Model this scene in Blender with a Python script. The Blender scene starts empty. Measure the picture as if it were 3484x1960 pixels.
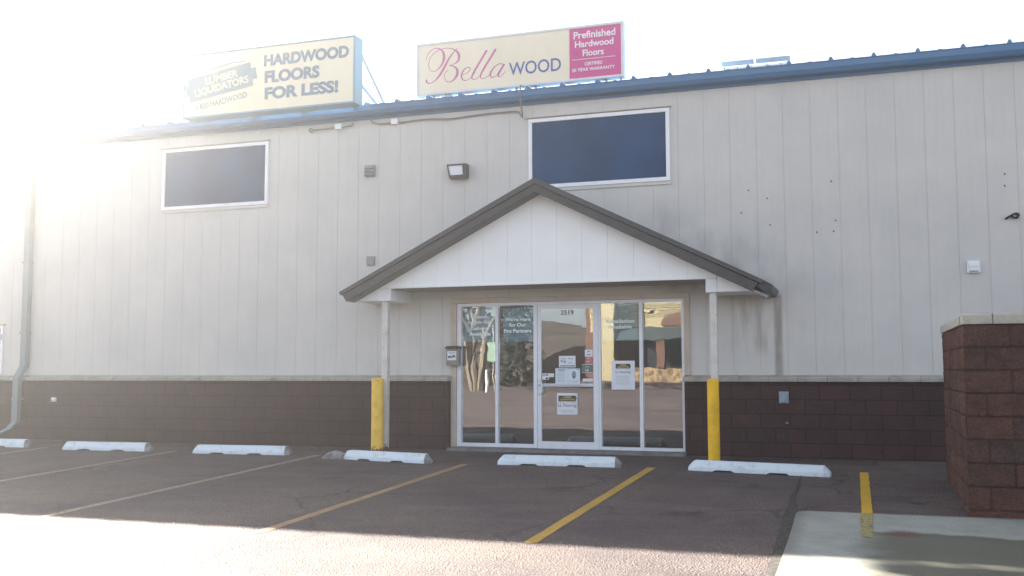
import bpy, math, random
from mathutils import Vector, Matrix, noise as mnoise
random.seed(7)
R = math.radians
sc = bpy.context.scene
col = sc.collection

# ------------------------------------------------------------------ camera
cam_d = bpy.data.cameras.new("camera")
cam = bpy.data.objects.new("camera", cam_d)
col.objects.link(cam)
sc.camera = cam
YAW, PITCH, ROLL = -18.881, 4.629, -0.116
yw, pt, rl = R(YAW), R(PITCH), R(ROLL)
fw = Vector((math.sin(yw)*math.cos(pt), math.cos(yw)*math.cos(pt), math.sin(pt)))
rt = Vector((math.cos(yw), -math.sin(yw), 0))
up = rt.cross(fw)
rt2 = rt*math.cos(rl) + up*math.sin(rl)
up2 = -rt*math.sin(rl) + up*math.cos(rl)
m = Matrix((rt2, up2, -fw)).transposed().to_4x4()
m.translation = Vector((4.691, -14.804, 1.217))
cam.matrix_world = m
cam_d.sensor_width = 36
cam_d.lens = 36*3451/3484
cam_d.clip_start = 0.05
cam_d.clip_end = 2000

# ------------------------------------------------------------------ light
SUN = Vector((-1.9, 1.12, 1.0)).normalized()
EL = math.asin(SUN.z)
AZ = math.atan2(SUN.x, SUN.y)
w = bpy.data.worlds.new("World"); sc.world = w; w.use_nodes = True
wn = w.node_tree.nodes; wl = w.node_tree.links
wn.clear()
sky = wn.new('ShaderNodeTexSky'); sky.sky_type = 'NISHITA'
sky.sun_disc = False; sky.sun_elevation = EL; sky.sun_rotation = AZ
sky.altitude = 1500; sky.air_density = 0.8; sky.dust_density = 3.5; sky.ozone_density = 1.0
bg = wn.new('ShaderNodeBackground'); bg.inputs[1].default_value = 0.05
wo = wn.new('ShaderNodeOutputWorld')
hs = wn.new('ShaderNodeHueSaturation'); hs.inputs['Saturation'].default_value = 0.5
wl.new(sky.outputs[0], hs.inputs['Color']); wl.new(hs.outputs[0], bg.inputs[0]); wl.new(bg.outputs[0], wo.inputs[0])
sd = bpy.data.lights.new("sun", 'SUN'); sd.energy = 5.0; sd.angle = R(0.5); sd.color = (1, .93, .82)
so = bpy.data.objects.new("sun", sd); col.objects.link(so)
so.rotation_euler = SUN.to_track_quat('Z', 'Y').to_euler()
so.location = (-30, 20, 25)
vs = sc.view_settings
vs.view_transform = 'Standard'; vs.look = 'None'; vs.gamma = 1; vs.exposure = 3.1
try: vs.use_curve_mapping = False
except Exception: pass
GLARE_DENSITY, GLARE_G = 0.0040, 0.91  # air volume added only to imitate the lens glare

# ------------------------------------------------------------------ materials
def nd(nt, t, **kw):
    n = nt.nodes.new(t)
    for k, v in kw.items():
        if k in ('ins',):
            for a, b in v.items(): n.inputs[a].default_value = b
        else: setattr(n, k, v)
    return n
def base(name, c, rough=.6, metal=0.0, spec=.4):
    m = bpy.data.materials.new(name); m.use_nodes = True
    p = m.node_tree.nodes['Principled BSDF']
    p.inputs['Base Color'].default_value = (*c, 1)
    p.inputs['Roughness'].default_value = rough
    p.inputs['Metallic'].default_value = metal
    p.inputs['Specular IOR Level'].default_value = spec
    return m, m.node_tree, p
def coords(nt, kind='Object'):
    return nt.nodes.new('ShaderNodeTexCoord').outputs[kind]
def geo(nt):
    return nt.nodes.new('ShaderNodeNewGeometry').outputs['Position']
def mapped(nt, src, scale):
    mp = nd(nt, 'ShaderNodeMapping'); mp.inputs['Scale'].default_value = scale
    nt.links.new(src, mp.inputs[0]); return mp.outputs[0]
def noise(nt, src, scale, detail=4, rough=.55, out=0):
    n = nd(nt, 'ShaderNodeTexNoise'); n.inputs['Scale'].default_value = scale
    n.inputs['Detail'].default_value = detail; n.inputs['Roughness'].default_value = rough
    nt.links.new(src, n.inputs['Vector']); return n.outputs[out]
def ramp(nt, src, a, b, c0=(0, 0, 0), c1=(1, 1, 1)):
    r = nd(nt, 'ShaderNodeValToRGB')
    r.color_ramp.elements[0].position = a; r.color_ramp.elements[1].position = b
    r.color_ramp.elements[0].color = (*c0, 1); r.color_ramp.elements[1].color = (*c1, 1)
    nt.links.new(src, r.inputs[0]); return r.outputs[0]
def mix(nt, fac, a, b, mode='MIX'):
    n = nd(nt, 'ShaderNodeMix', data_type='RGBA', blend_type=mode)
    for i, v in ((0, fac), (6, a), (7, b)):
        if isinstance(v, (int, float)): n.inputs[i].default_value = v
        elif isinstance(v, tuple): n.inputs[i].default_value = (*v, 1)
        else: nt.links.new(v, n.inputs[i])
    return n.outputs[2]
def mth(nt, op, a, b=None, clamp=False):
    n = nd(nt, 'ShaderNodeMath', operation=op); n.use_clamp = clamp
    for i, v in ((0, a), (1, b)):
        if v is None: continue
        if isinstance(v, (int, float)): n.inputs[i].default_value = v
        else: nt.links.new(v, n.inputs[i])
    return n.outputs[0]
def bump(nt, p, h, strength, dist=.01, prev=None):
    b = nd(nt, 'ShaderNodeBump'); b.inputs['Strength'].default_value = strength
    b.inputs['Distance'].default_value = dist
    nt.links.new(h, b.inputs['Height'])
    if prev: nt.links.new(prev, b.inputs['Normal'])
    nt.links.new(b.outputs[0], p.inputs['Normal']); return b.outputs[0]
def worn(name, c, c2, scale=3, rough=.6, metal=0, amt=(.45, .75), bs=.15, bscale=60, spec=.4, stretch=(1, 1, 1)):
    """paint or metal with soft dirt patches and fine relief"""
    m, nt, p = base(name, c, rough, metal, spec)
    g = geo(nt)
    f = ramp(nt, noise(nt, mapped(nt, g, stretch), scale, 6, .6), *amt)
    fine = noise(nt, g, bscale, 3)
    cc = mix(nt, f, c, c2)
    cc = mix(nt, .25, cc, ramp(nt, fine, .3, .7, (.35, .35, .35), (.65, .65, .65)), 'OVERLAY')
    nt.links.new(cc, p.inputs['Base Color'])
    if bs: bump(nt, p, fine, bs, .004)
    return m

def box_mask(nt, g, x0, x1, z0, z1, soft):
    s = nd(nt, 'ShaderNodeSeparateXYZ'); nt.links.new(g, s.inputs[0])
    def ss(v, a, b):
        n = nd(nt, 'ShaderNodeMapRange', interpolation_type='SMOOTHSTEP')
        nt.links.new(v, n.inputs[0]); n.inputs[1].default_value = a; n.inputs[2].default_value = b
        return n.outputs[0]
    a = mth(nt, 'MULTIPLY', ss(s.outputs[0], x0, x0+soft), mth(nt, 'SUBTRACT', 1, ss(s.outputs[0], x1-soft, x1)))
    b = mth(nt, 'MULTIPLY', ss(s.outputs[2], z0, z0+soft), mth(nt, 'SUBTRACT', 1, ss(s.outputs[2], z1-soft, z1)))
    return mth(nt, 'MULTIPLY', a, b)

M = {}
# siding: light grey painted panel with soft runs of dirt
def siding(name, c):
    m, nt, p = base(name, c, .55, 0, .3)
    g = geo(nt)
    n1 = ramp(nt, noise(nt, g, 1.1, 5, .6), .35, .75)
    runs = ramp(nt, noise(nt, mapped(nt, g, (5, 1, .25)), 3, 4, .6), .5, .8)
    cc = mix(nt, mth(nt, 'MULTIPLY', n1, .55), c, (c[0]*.76, c[1]*.80, c[2]*.82))
    cc = mix(nt, mth(nt, 'MULTIPLY', runs, .10), cc, (.30, .28, .24))
    # brown run below the end of the canopy gutter
    wob = noise(nt, mapped(nt, g, (6, 1, 1.5)), 1.5, 4)
    mk = box_mask(nt, g, 3.53, 3.69, .9, 2.3, .05)
    cc = mix(nt, mth(nt, 'MULTIPLY', mk, mth(nt, 'MULTIPLY', wob, 1.05)), cc, (.17, .135, .10))
    mk3 = mth(nt, 'MULTIPLY', box_mask(nt, g, 2.85, 3.66, 1.35, 2.6, .25), ramp(nt, noise(nt, mapped(nt, g, (5, 1, .8)), 1.4, 5), .42, .62))
    cc = mix(nt, mth(nt, 'MULTIPLY', mk3, .38), cc, (.20, .155, .115))
    # grey grime on the wall above the canopy's lower slope
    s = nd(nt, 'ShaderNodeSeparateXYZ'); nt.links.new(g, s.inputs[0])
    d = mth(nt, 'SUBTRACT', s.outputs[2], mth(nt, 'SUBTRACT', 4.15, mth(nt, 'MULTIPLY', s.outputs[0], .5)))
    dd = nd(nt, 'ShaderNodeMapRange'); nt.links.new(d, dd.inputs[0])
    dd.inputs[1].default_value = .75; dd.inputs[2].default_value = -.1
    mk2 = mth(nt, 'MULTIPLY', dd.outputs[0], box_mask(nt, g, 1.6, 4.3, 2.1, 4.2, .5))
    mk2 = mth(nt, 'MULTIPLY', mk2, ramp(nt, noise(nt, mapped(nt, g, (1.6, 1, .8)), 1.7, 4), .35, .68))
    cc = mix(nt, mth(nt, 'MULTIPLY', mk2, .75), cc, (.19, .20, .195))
    nt.links.new(cc, p.inputs['Base Color'])
    b = bump(nt, p, noise(nt, g, 2.5, 2), .12, .02)
    bump(nt, p, noise(nt, g, 220, 2), .12, .002, b)
    return m
M['siding'] = siding('grey_siding', (.62, .595, .555))
M['gable'] = worn('white_gable_panel', (.88, .89, .87), (.82, .83, .81), 2, .5, amt=(.4, .8), bs=.05)
M['trim_white'] = worn('white_trim', (.82, .83, .84), (.70, .70, .68), 6, .4, amt=(.5, .8), bs=.05)
M['casing'] = worn('beige_casing', (.54, .46, .38), (.44, .36, .29), 5, .55, amt=(.4, .75), bs=.05)
M['roof_grey'] = worn('grey_fascia', (.062, .062, .065), (.045, .045, .05), 4, .45, amt=(.4, .7), bs=.1)
M['dark_metal'] = worn('dark_gutter_metal', (.03, .034, .038), (.05, .05, .05), 8, .4, .0, bs=.05)
M['blue'] = worn('blue_painted_metal', (.055, .165, .33), (.07, .18, .32), 3, .38, .0, amt=(.4, .8), bs=.05, stretch=(1, 1, 6))
M['alu'] = worn('white_aluminium', (.78, .80, .84), (.66, .68, .70), 7, .32, .0, amt=(.5, .85), bs=.03)
M['soffit'] = worn('canopy_soffit', (.33, .29, .25), (.25, .22, .19), 3, .7, bs=.1)
M['post'] = worn('post_paint', (.70, .69, .66), (.55, .53, .50), 7, .5, bs=.05)
M['downspout'] = worn('downspout_metal', (.20, .235, .25), (.17, .20, .21), 3, .45, bs=.05)
M['grey_box'] = worn('grey_plastic', (.30, .36, .42), (.25, .30, .36), 8, .45, bs=.04)
M['vent'] = worn('vent_paint', (.27, .27, .29), (.20, .20, .22), 20, .5, bs=.05)
M['black'] = worn('black_rubber', (.012, .012, .014), (.02, .02, .02), 9, .6, bs=.1)
M['galv'] = worn('galvanised_steel', (.36, .37, .38), (.26, .27, .28), 9, .42, .5, bs=.1)
M['conduit'] = worn('grey_conduit', (.22, .22, .23), (.17, .17, .18), 9, .5, bs=.1)
M['lamp_body'] = worn('bronze_lamp_housing', (.035, .042, .05), (.05, .055, .06), 9, .45, bs=.1)
M['lamp_glass'] = worn('frosted_lamp_glass', (.78, .82, .86), (.72, .76, .80), 6, .15, bs=0, spec=.6)
M['sign_white'] = worn('sign_cabinet_paint', (.70, .72, .70), (.60, .62, .60), 4, .4, bs=.05)
M['sign_blue'] = worn('sign_cabinet_blue', (.18, .34, .44), (.16, .30, .40), 4, .4, bs=.05)
def acrylic(name, c):
    m, nt, p = base(name, c, .25, 0, .5)
    g = geo(nt); cc = mix(nt, ramp(nt, noise(nt, mapped(nt, g, (1, 1, .4)), 2.5, 4), .4, .8), c, tuple(v*.9 for v in c))
    nt.links.new(cc, p.inputs['Base Color'])
    bump(nt, p, noise(nt, g, 1.3, 2), .06, .05); return m
M['cream1'] = acrylic('pale_yellow_acrylic', (.80, .74, .54))
M['cream2'] = acrylic('cream_acrylic', (.86, .77, .58))
M['magenta'] = acrylic('crimson_acrylic', (.60, .04, .25))
M['pink_ink'] = acrylic('rose_script', (.58, .14, .34))
M['blue_ink'] = acrylic('blue_letters', (.05, .09, .36))
M['slate_ink'] = acrylic('slate_letters', (.12, .20, .28))
M['slate_board'] = acrylic('slate_board', (.22, .30, .33))
M['white_ink'] = acrylic('white_letters', (.88, .84, .84))
M['ink'] = acrylic('black_ink', (.012, .012, .016))
M['grey_ink'] = acrylic('grey_ink', (.25, .27, .32))
M['paper'] = acrylic('white_paper', (.74, .78, .84))
M['paper2'] = acrylic('pale_blue_paper', (.66, .76, .84))
M['teal_film'] = acrylic('teal_window_film', (.07, .21, .27))
M['film_letters'] = acrylic('pale_film_letters', (.85, .95, .92))
M['gold'] = acrylic('gold_print', (.62, .52, .24))
M['brown_print'] = acrylic('dark_brown_print', (.05, .035, .02))
M['red_print'] = acrylic('red_print', (.55, .12, .12))
M['green_print'] = acrylic('grey_green_print', (.10, .17, .17))
M['blue_print'] = acrylic('navy_print', (.05, .07, .22))
M['mail_body'] = worn('taupe_mailbox_metal', (.23, .215, .20), (.19, .18, .165), 8, .5, bs=.05)

def bollard_mat(name, c, z0):
    m, nt, p = base(name, c, .5, 0, .4)
    g = geo(nt)
    n1 = ramp(nt, noise(nt, g, 7, 6), .42, .72)
    cc = mix(nt, n1, c, tuple(v*.78 for v in c))
    s = nd(nt, 'ShaderNodeSeparateXYZ'); nt.links.new(g, s.inputs[0])
    h = mth(nt, 'ADD', s.outputs[2], mth(nt, 'MULTIPLY', mth(nt, 'SUBTRACT', noise(nt, g, 24, 5), .5), .32))
    lo = nd(nt, 'ShaderNodeMapRange'); nt.links.new(h, lo.inputs[0])
    lo.inputs[1].default_value = z0+.10; lo.inputs[2].default_value = z0+.06
    cc = mix(nt, lo.outputs[0], cc, (.13, .045, .022))
    cc = mix(nt, mth(nt, 'MULTIPLY', ramp(nt, noise(nt, mapped(nt, g, (6, 6, 1)), 4, 6, .7), .55, .75), .45), cc, tuple(v*.5 for v in c))
    chips = ramp(nt, noise(nt, g, 38, 4), .67, .71)
    cc = mix(nt, chips, cc, (.12, .06, .03))
    nt.links.new(cc, p.inputs['Base Color'])
    bump(nt, p, noise(nt, g, 40, 4), .2, .003); return m
M['bollard_faded'] = bollard_mat('faded_yellow_paint', (.92, .58, .07), -.03)
M['bollard_bright'] = bollard_mat('bright_yellow_paint', (.95, .55, .008), -.2)
M['rusty_post'] = bollard_mat('post_with_rust', (.66, .63, .58), -.01)

# concrete parking stops
def stop_mat():
    m, nt, p = base('white_painted_concrete', (.72, .76, .82), .7, 0, .3)
    g = geo(nt)
    n = noise(nt, g, 9, 7, .65)
    cc = mix(nt, ramp(nt, n, .52, .72), (.70, .79, .84), (.52, .56, .57))
    cc = mix(nt, ramp(nt, noise(nt, g, 30, 5, .7), .66, .74), cc, (.34, .32, .30))
    cc = mix(nt, mth(nt, 'MULTIPLY', ramp(nt, noise(nt, mapped(nt, g, (1.5, 1, 9)), 2.4, 5, .7), .58, .70), .35), cc, (.30, .30, .31))
    nt.links.new(cc, p.inputs['Base Color'])
    bump(nt, p, noise(nt, g, 45, 6), .25, .005); return m
M['stop'] = stop_mat()
M['stop_raw'] = worn('bare_grey_concrete', (.30, .29, .30), (.17, .16, .16), 9, .85, amt=(.4, .6), bs=.6, bscale=60)

# split-face block, running bond in world space (u along the wall, z up)
def block(name, c, c2, bw, bh, zoff, uoff, mortar, strength=.6, axis='x'):
    m, nt, p = base(name, c, .85, 0, .25)
    g = geo(nt)
    s = nd(nt, 'ShaderNodeSeparateXYZ'); nt.links.new(g, s.inputs[0])
    cmb = nd(nt, 'ShaderNodeCombineXYZ')
    nt.links.new(mth(nt, 'ADD', s.outputs[0 if axis == 'x' else 1], uoff), cmb.inputs[0])
    nt.links.new(mth(nt, 'ADD', s.outputs[2], zoff), cmb.inputs[1])
    br = nd(nt, 'ShaderNodeTexBrick'); br.offset = .5
    nt.links.new(cmb.outputs[0], br.inputs['Vector'])
    br.inputs['Scale'].default_value = 1
    br.inputs['Brick Width'].default_value = bw; br.inputs['Row Height'].default_value = bh
    br.inputs['Mortar Size'].default_value = .009; br.inputs['Mortar Smooth'].default_value = .6
    br.inputs['Color1'].default_value = (*c, 1); br.inputs['Color2'].default_value = (*c2, 1)
    br.inputs['Mortar'].default_value = (*mortar, 1)
    n1 = noise(nt, g, 3.2, 6, .65); n2 = noise(nt, g, 42, 6, .7)
    cc = mix(nt, .55, br.outputs['Color'], ramp(nt, n1, .3, .7, (.30, .27, .30), (.72, .66, .62)), 'OVERLAY')
    cc = mix(nt, .8, cc, ramp(nt, n2, .32, .68, (.25, .25, .25), (.75, .75, .75)), 'OVERLAY')
    # pale lime runs
    eff = ramp(nt, noise(nt, mapped(nt, g, (7, 7, .9)), 2.2, 5, .6), .66, .80)
    cc = mix(nt, mth(nt, 'MULTIPLY', eff, .30), cc, (.22, .19, .19))
    # chips of bare aggregate
    cc = mix(nt, ramp(nt, noise(nt, g, 70, 2), .77, .80), cc, (.30, .25, .22))
    nt.links.new(cc, p.inputs['Base Color'])
    b = bump(nt, p, br.outputs['Fac'], -.5, .01)
    bump(nt, p, mth(nt, 'ADD', n2, n1), strength, .012, b)
    return m
M['wainscot'] = block('brown_split_block', (.062, .031, .035), (.046, .027, .031), .40, .2, .0, .05, (.016, .011, .011))
def yardblock():
    m, nt, p = base('red_brown_split_block', (.1, .05, .04), .9, 0, .2)
    g = geo(nt)
    at = nd(nt, 'ShaderNodeAttribute'); at.attribute_name = 'joint'
    sp = nd(nt, 'ShaderNodeSeparateColor'); nt.links.new(at.outputs['Color'], sp.inputs[0])
    cc = mix(nt, ramp(nt, sp.outputs[1], .25, .75), (.100, .050, .040), (.062, .040, .036))
    n1 = noise(nt, g, 4, 6, .65); n2 = noise(nt, g, 55, 6, .75)
    cc = mix(nt, .7, cc, ramp(nt, n1, .32, .68, (.28, .26, .28), (.74, .68, .62)), 'OVERLAY')
    cc = mix(nt, .9, cc, ramp(nt, n2, .32, .68, (.22, .22, .22), (.78, .78, .78)), 'OVERLAY')
    eff = ramp(nt, noise(nt, mapped(nt, g, (9, 9, 1.1)), 2.2, 6, .7), .66, .76)
    cc = mix(nt, mth(nt, 'MULTIPLY', eff, .40), cc, (.26, .21, .19))
    cc = mix(nt, ramp(nt, noise(nt, g, 48, 3, .7), .73, .76), cc, (.34, .28, .24))
    cc = mix(nt, mth(nt, 'MULTIPLY', sp.outputs[0], .55), cc, (.020, .014, .013))
    nt.links.new(cc, p.inputs['Base Color'])
    bump(nt, p, mth(nt, 'ADD', n2, n1), .9, .014); return m
M['yardblock'] = yardblock()
M['cap'] = worn('pale_cap_stone', (.40, .38, .32), (.24, .23, .20), 6, .85, amt=(.45, .75), bs=.5, bscale=50)

# asphalt
def asphalt():
    m, nt, p = base('worn_asphalt', (.12, .11, .105), .80, 0, .25)
    g = geo(nt)
    big = noise(nt, g, .45, 6, .6)
    cc = mix(nt, ramp(nt, big, .35, .7), (.120, .096, .086), (.060, .046, .055))
    mid = noise(nt, mapped(nt, g, (1, 1, 1)), 2.4, 6, .7)
    cc = mix(nt, .5, cc, ramp(nt, mid, .3, .75, (.38, .38, .38), (.64, .62, .60)), 'OVERLAY')
    v = nd(nt, 'ShaderNodeTexVoronoi'); v.inputs['Scale'].default_value = 55
    nt.links.new(g, v.inputs['Vector'])
    st = ramp(nt, v.outputs['Color'], .1, .95, (.28, .28, .28), (.78, .76, .73))
    cc = mix(nt, .75, cc, st, 'OVERLAY')
    # oil drips and dark patches
    oil = ramp(nt, noise(nt, g, 1.1, 4, .5), .60, .74)
    cc = mix(nt, mth(nt, 'MULTIPLY', oil, .5), cc, (.045, .04, .042))
    smear = ramp(nt, noise(nt, mapped(nt, g, (.5, 2.6, 1)), 1.0, 6, .65), .52, .70)
    cc = mix(nt, mth(nt, 'MULTIPLY', smear, .38), cc, (.165, .135, .125))
    drip = nd(nt, 'ShaderNodeTexVoronoi'); drip.inputs['Scale'].default_value = .9
    nt.links.new(g, drip.inputs['Vector'])
    dm = mth(nt, 'MULTIPLY', ramp(nt, mth(nt, 'ADD', drip.outputs['Distance'], mth(nt, 'MULTIPLY', noise(nt, g, 9, 5), .25)), .22, .34, (1, 1, 1), (0, 0, 0)), ramp(nt, noise(nt, g, .7, 2), .5, .56))
    cc = mix(nt, mth(nt, 'MULTIPLY', dm, .55), cc, (.03, .025, .027))
    # meandering cracks
    wv = nd(nt, 'ShaderNodeVectorMath', operation='ADD')
    nn = nd(nt, 'ShaderNodeTexNoise'); nn.inputs['Scale'].default_value = 1.6; nn.inputs['Detail'].default_value = 6
    nt.links.new(g, nn.inputs['Vector'])
    sc_ = nd(nt, 'ShaderNodeVectorMath', operation='SCALE'); sc_.inputs['Scale'].default_value = .9
    nt.links.new(nn.outputs['Color'], sc_.inputs[0])
    nt.links.new(g, wv.inputs[0]); nt.links.new(sc_.outputs[0], wv.inputs[1])
    v2 = nd(nt, 'ShaderNodeTexVoronoi', feature='DISTANCE_TO_EDGE'); v2.inputs['Scale'].default_value = .33
    nt.links.new(wv.outputs[0], v2.inputs['Vector'])
    cr = ramp(nt, v2.outputs['Distance'], .002, .011, (1, 1, 1), (0, 0, 0))
    cr = mth(nt, 'MULTIPLY', cr, ramp(nt, noise(nt, g, .8, 2), .44, .52))
    cc = mix(nt, mth(nt, 'MULTIPLY', cr, .7), cc, (.03, .026, .026))
    # scattered pale grit
    v3 = nd(nt, 'ShaderNodeTexVoronoi'); v3.inputs['Scale'].default_value = 9
    nt.links.new(g, v3.inputs['Vector'])
    gr = ramp(nt, v3.outputs['Distance'], .045, .06, (1, 1, 1), (0, 0, 0))
    gr = mth(nt, 'MULTIPLY', gr, ramp(nt, noise(nt, g, 3, 2), .58, .62))
    cc = mix(nt, mth(nt, 'MULTIPLY', gr, .7), cc, (.34, .33, .33))
    nt.links.new(cc, p.inputs['Base Color'])
    b = bump(nt, p, v.outputs['Distance'], .7, .012)
    b = bump(nt, p, noise(nt, g, 14, 5, .7), .5, .012, b)
    bump(nt, p, cr, -.6, .01, b)
    return m
M['asphalt'] = asphalt()
def paint(name, c, worn_at):
    m, nt, p = base(name, c, .8, 0, .25)
    g = geo(nt)
    f = ramp(nt, noise(nt, g, 22, 7, .75), worn_at, worn_at+.10)
    big = ramp(nt, noise(nt, g, 2.2, 4), .35, .75)
    cc = mix(nt, mth(nt, 'MULTIPLY', big, .5), c, tuple(v*.6 for v in c))
    cc = mix(nt, f, cc, (.105, .09, .085))
    nt.links.new(cc, p.inputs['Base Color'])
    v = nd(nt, 'ShaderNodeTexVoronoi'); v.inputs['Scale'].default_value = 55
    nt.links.new(g, v.inputs['Vector']); bump(nt, p, v.outputs['Distance'], .6, .01)
    return m
M['line_white'] = paint('worn_whitish_line', (.30, .25, .19), .52)
M['line_tan'] = paint('worn_tan_line', (.36, .24, .13), .56)
M['line_yellow'] = paint('worn_yellow_line', (.48, .30, .06), .60)
M['line_ghost'] = paint('yellow_ghost_line', (.34, .29, .11), .50)
M['line_bright'] = paint('bright_yellow_line', (.62, .37, .03), .60)

def concrete():
    m, nt, p = base('stained_concrete', (.3, .3, .27), .75, 0, .35)
    g = geo(nt)
    cc = mix(nt, ramp(nt, noise(nt, g, 2.2, 6, .6), .35, .7), (.30, .31, .275), (.215, .225, .20))
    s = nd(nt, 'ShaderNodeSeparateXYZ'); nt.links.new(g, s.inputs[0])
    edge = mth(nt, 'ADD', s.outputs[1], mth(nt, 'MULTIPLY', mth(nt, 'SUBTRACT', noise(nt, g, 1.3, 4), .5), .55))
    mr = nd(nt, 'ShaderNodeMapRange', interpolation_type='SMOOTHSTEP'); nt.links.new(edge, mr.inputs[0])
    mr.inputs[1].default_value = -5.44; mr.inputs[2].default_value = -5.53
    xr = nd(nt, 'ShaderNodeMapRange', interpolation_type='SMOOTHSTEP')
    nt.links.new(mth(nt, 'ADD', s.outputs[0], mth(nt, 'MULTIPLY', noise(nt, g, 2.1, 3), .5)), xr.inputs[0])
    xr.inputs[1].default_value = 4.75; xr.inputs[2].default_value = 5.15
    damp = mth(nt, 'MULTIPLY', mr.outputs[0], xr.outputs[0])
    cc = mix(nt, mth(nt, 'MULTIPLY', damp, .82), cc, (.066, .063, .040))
    red = mth(nt, 'MULTIPLY', ramp(nt, noise(nt, g, 3.5, 4), .45, .6),
              mth(nt, 'MULTIPLY', mr.outputs[0], mth(nt, 'MULTIPLY',
              ramp(nt, s.outputs[0], 0, 1), 1)))
    # rust-brown patch just left of the damp edge
    px = nd(nt, 'ShaderNodeVectorMath', operation='DISTANCE'); nt.links.new(g, px.inputs[0])
    px.inputs[1].default_value = (4.99, -5.52, -.15)
    rr = nd(nt, 'ShaderNodeMapRange', interpolation_type='SMOOTHSTEP'); nt.links.new(mth(nt, 'ADD', px.outputs['Value'], mth(nt, 'MULTIPLY', noise(nt, g, 6, 4), .12)), rr.inputs[0])
    rr.inputs[1].default_value = .27; rr.inputs[2].default_value = .12
    cc = mix(nt, mth(nt, 'MULTIPLY', rr.outputs[0], .85), cc, (.10, .05, .032))
    ex = nd(nt, 'ShaderNodeMapRange', interpolation_type='SMOOTHSTEP'); nt.links.new(mth(nt, 'ADD', s.outputs[0], mth(nt, 'MULTIPLY', noise(nt, g, 3, 5), .22)), ex.inputs[0])
    ex.inputs[1].default_value = 4.36; ex.inputs[2].default_value = 4.20
    cc = mix(nt, mth(nt, 'MULTIPLY', ex.outputs[0], .6), cc, (.12, .115, .10))
    ey = nd(nt, 'ShaderNodeMapRange', interpolation_type='SMOOTHSTEP'); nt.links.new(mth(nt, 'ADD', s.outputs[1], mth(nt, 'MULTIPLY', noise(nt, g, 4, 5), .16)), ey.inputs[0])
    ey.inputs[1].default_value = -4.54; ey.inputs[2].default_value = -4.45
    cc = mix(nt, mth(nt, 'MULTIPLY', ey.outputs[0], .6), cc, (.10, .095, .085))
    spots = ramp(nt, noise(nt, g, 26, 3), .70, .735)
    cc = mix(nt, mth(nt, 'MULTIPLY', spots, .75), cc, (.09, .085, .08))
    cc = mix(nt, .35, cc, ramp(nt, noise(nt, g, 60, 4), .3, .7, (.3, .3, .3), (.7, .7, .7)), 'OVERLAY')
    nt.links.new(cc, p.inputs['Base Color'])
    bump(nt, p, noise(nt, g, 70, 4), .25, .004)
    return m
M['concrete'] = concrete()
M['step'] = worn('step_concrete', (.20, .20, .20), (.12, .12, .12), 5, .8, amt=(.4, .65), bs=.4)
M['dirt'] = worn('dark_dirt', (.03, .027, .023), (.07, .06, .05), 22, .95, amt=(.45, .6), bs=.8, bscale=90)

# glazing: coated storefront glass, half mirror half see-through
def glass(name, refl, tint, wob, rough=.004):
    m = bpy.data.materials.new(name); m.use_nodes = True
    nt = m.node_tree; nt.nodes.clear()
    g = geo(nt)
    gl = nd(nt, 'ShaderNodeBsdfGlossy'); gl.inputs['Color'].default_value = (*refl, 1); gl.inputs['Roughness'].default_value = rough
    tr = nd(nt, 'ShaderNodeBsdfTransparent'); tr.inputs['Color'].default_value = (*tint, 1)
    ad = nd(nt, 'ShaderNodeAddShader'); o = nd(nt, 'ShaderNodeOutputMaterial')
    nt.links.new(gl.outputs[0], ad.inputs[0]); nt.links.new(tr.outputs[0], ad.inputs[1]); nt.links.new(ad.outputs[0], o.inputs[0])
    b = nd(nt, 'ShaderNodeBump'); b.inputs['Strength'].default_value = wob; b.inputs['Distance'].default_value = .01
    nt.links.new(noise(nt, mapped(nt, g, (1.2, 1, 2.2)), 1.5, 2, .4), b.inputs['Height'])
    nt.links.new(b.outputs[0], gl.inputs['Normal'])
    return m
M['glass'] = glass('storefront_glass', (.19, .19, .195), (.82, .85, .86), .055)
def opaque_glass():
    m = bpy.data.materials.new('navy_window_glass'); m.use_nodes = True
    nt = m.node_tree; nt.nodes.clear(); g = geo(nt)
    df = nd(nt, 'ShaderNodeBsdfDiffuse')
    cc = mix(nt, ramp(nt, noise(nt, g, .8, 2), .35, .65), (.001, .020, .060), (.003, .042, .115))
    nt.links.new(cc, df.inputs[0])
    gl = nd(nt, 'ShaderNodeBsdfGlossy'); gl.inputs['Color'].default_value = (.008, .016, .030, 1); gl.inputs['Roughness'].default_value = .05
    ad = nd(nt, 'ShaderNodeAddShader'); o = nd(nt, 'ShaderNodeOutputMaterial')
    nt.links.new(df.outputs[0], ad.inputs[0]); nt.links.new(gl.outputs[0], ad.inputs[1]); nt.links.new(ad.outputs[0], o.inputs[0])
    return m
M['navy'] = opaque_glass()
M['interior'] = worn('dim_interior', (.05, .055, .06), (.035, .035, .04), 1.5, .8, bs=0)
M['bark'] = worn('pale_bark', (.17, .14, .10), (.09, .07, .05), 5, .9, bs=.5, bscale=30, stretch=(1, 1, .2))
M['bark_dark'] = worn('dark_bark', (.09, .065, .05), (.05, .04, .03), 6, .9, bs=.5, bscale=30)
M['needles'] = worn('dark_needles', (.010, .017, .014), (.018, .028, .02), 3, .8, bs=0)
M['stucco'] = worn('tan_siding', (.40, .34, .19), (.26, .21, .13), 1, .7, bs=0, stretch=(.3, .3, 6))
M['brick_far'] = worn('brown_brick', (.13, .065, .042), (.09, .048, .035), 3, .8, bs=0)
M['stone_far'] = worn('buff_stone', (.34, .24, .13), (.12, .08, .045), 3, .85, amt=(.42, .58), bs=0)
M['awning_far'] = worn('grey_green_metal_roof', (.045, .06, .065), (.03, .045, .05), 2, .6, bs=0)
M['dark_far'] = worn('dark_opening', (.012, .014, .02), (.02, .02, .025), 2, .6, bs=0)
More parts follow.
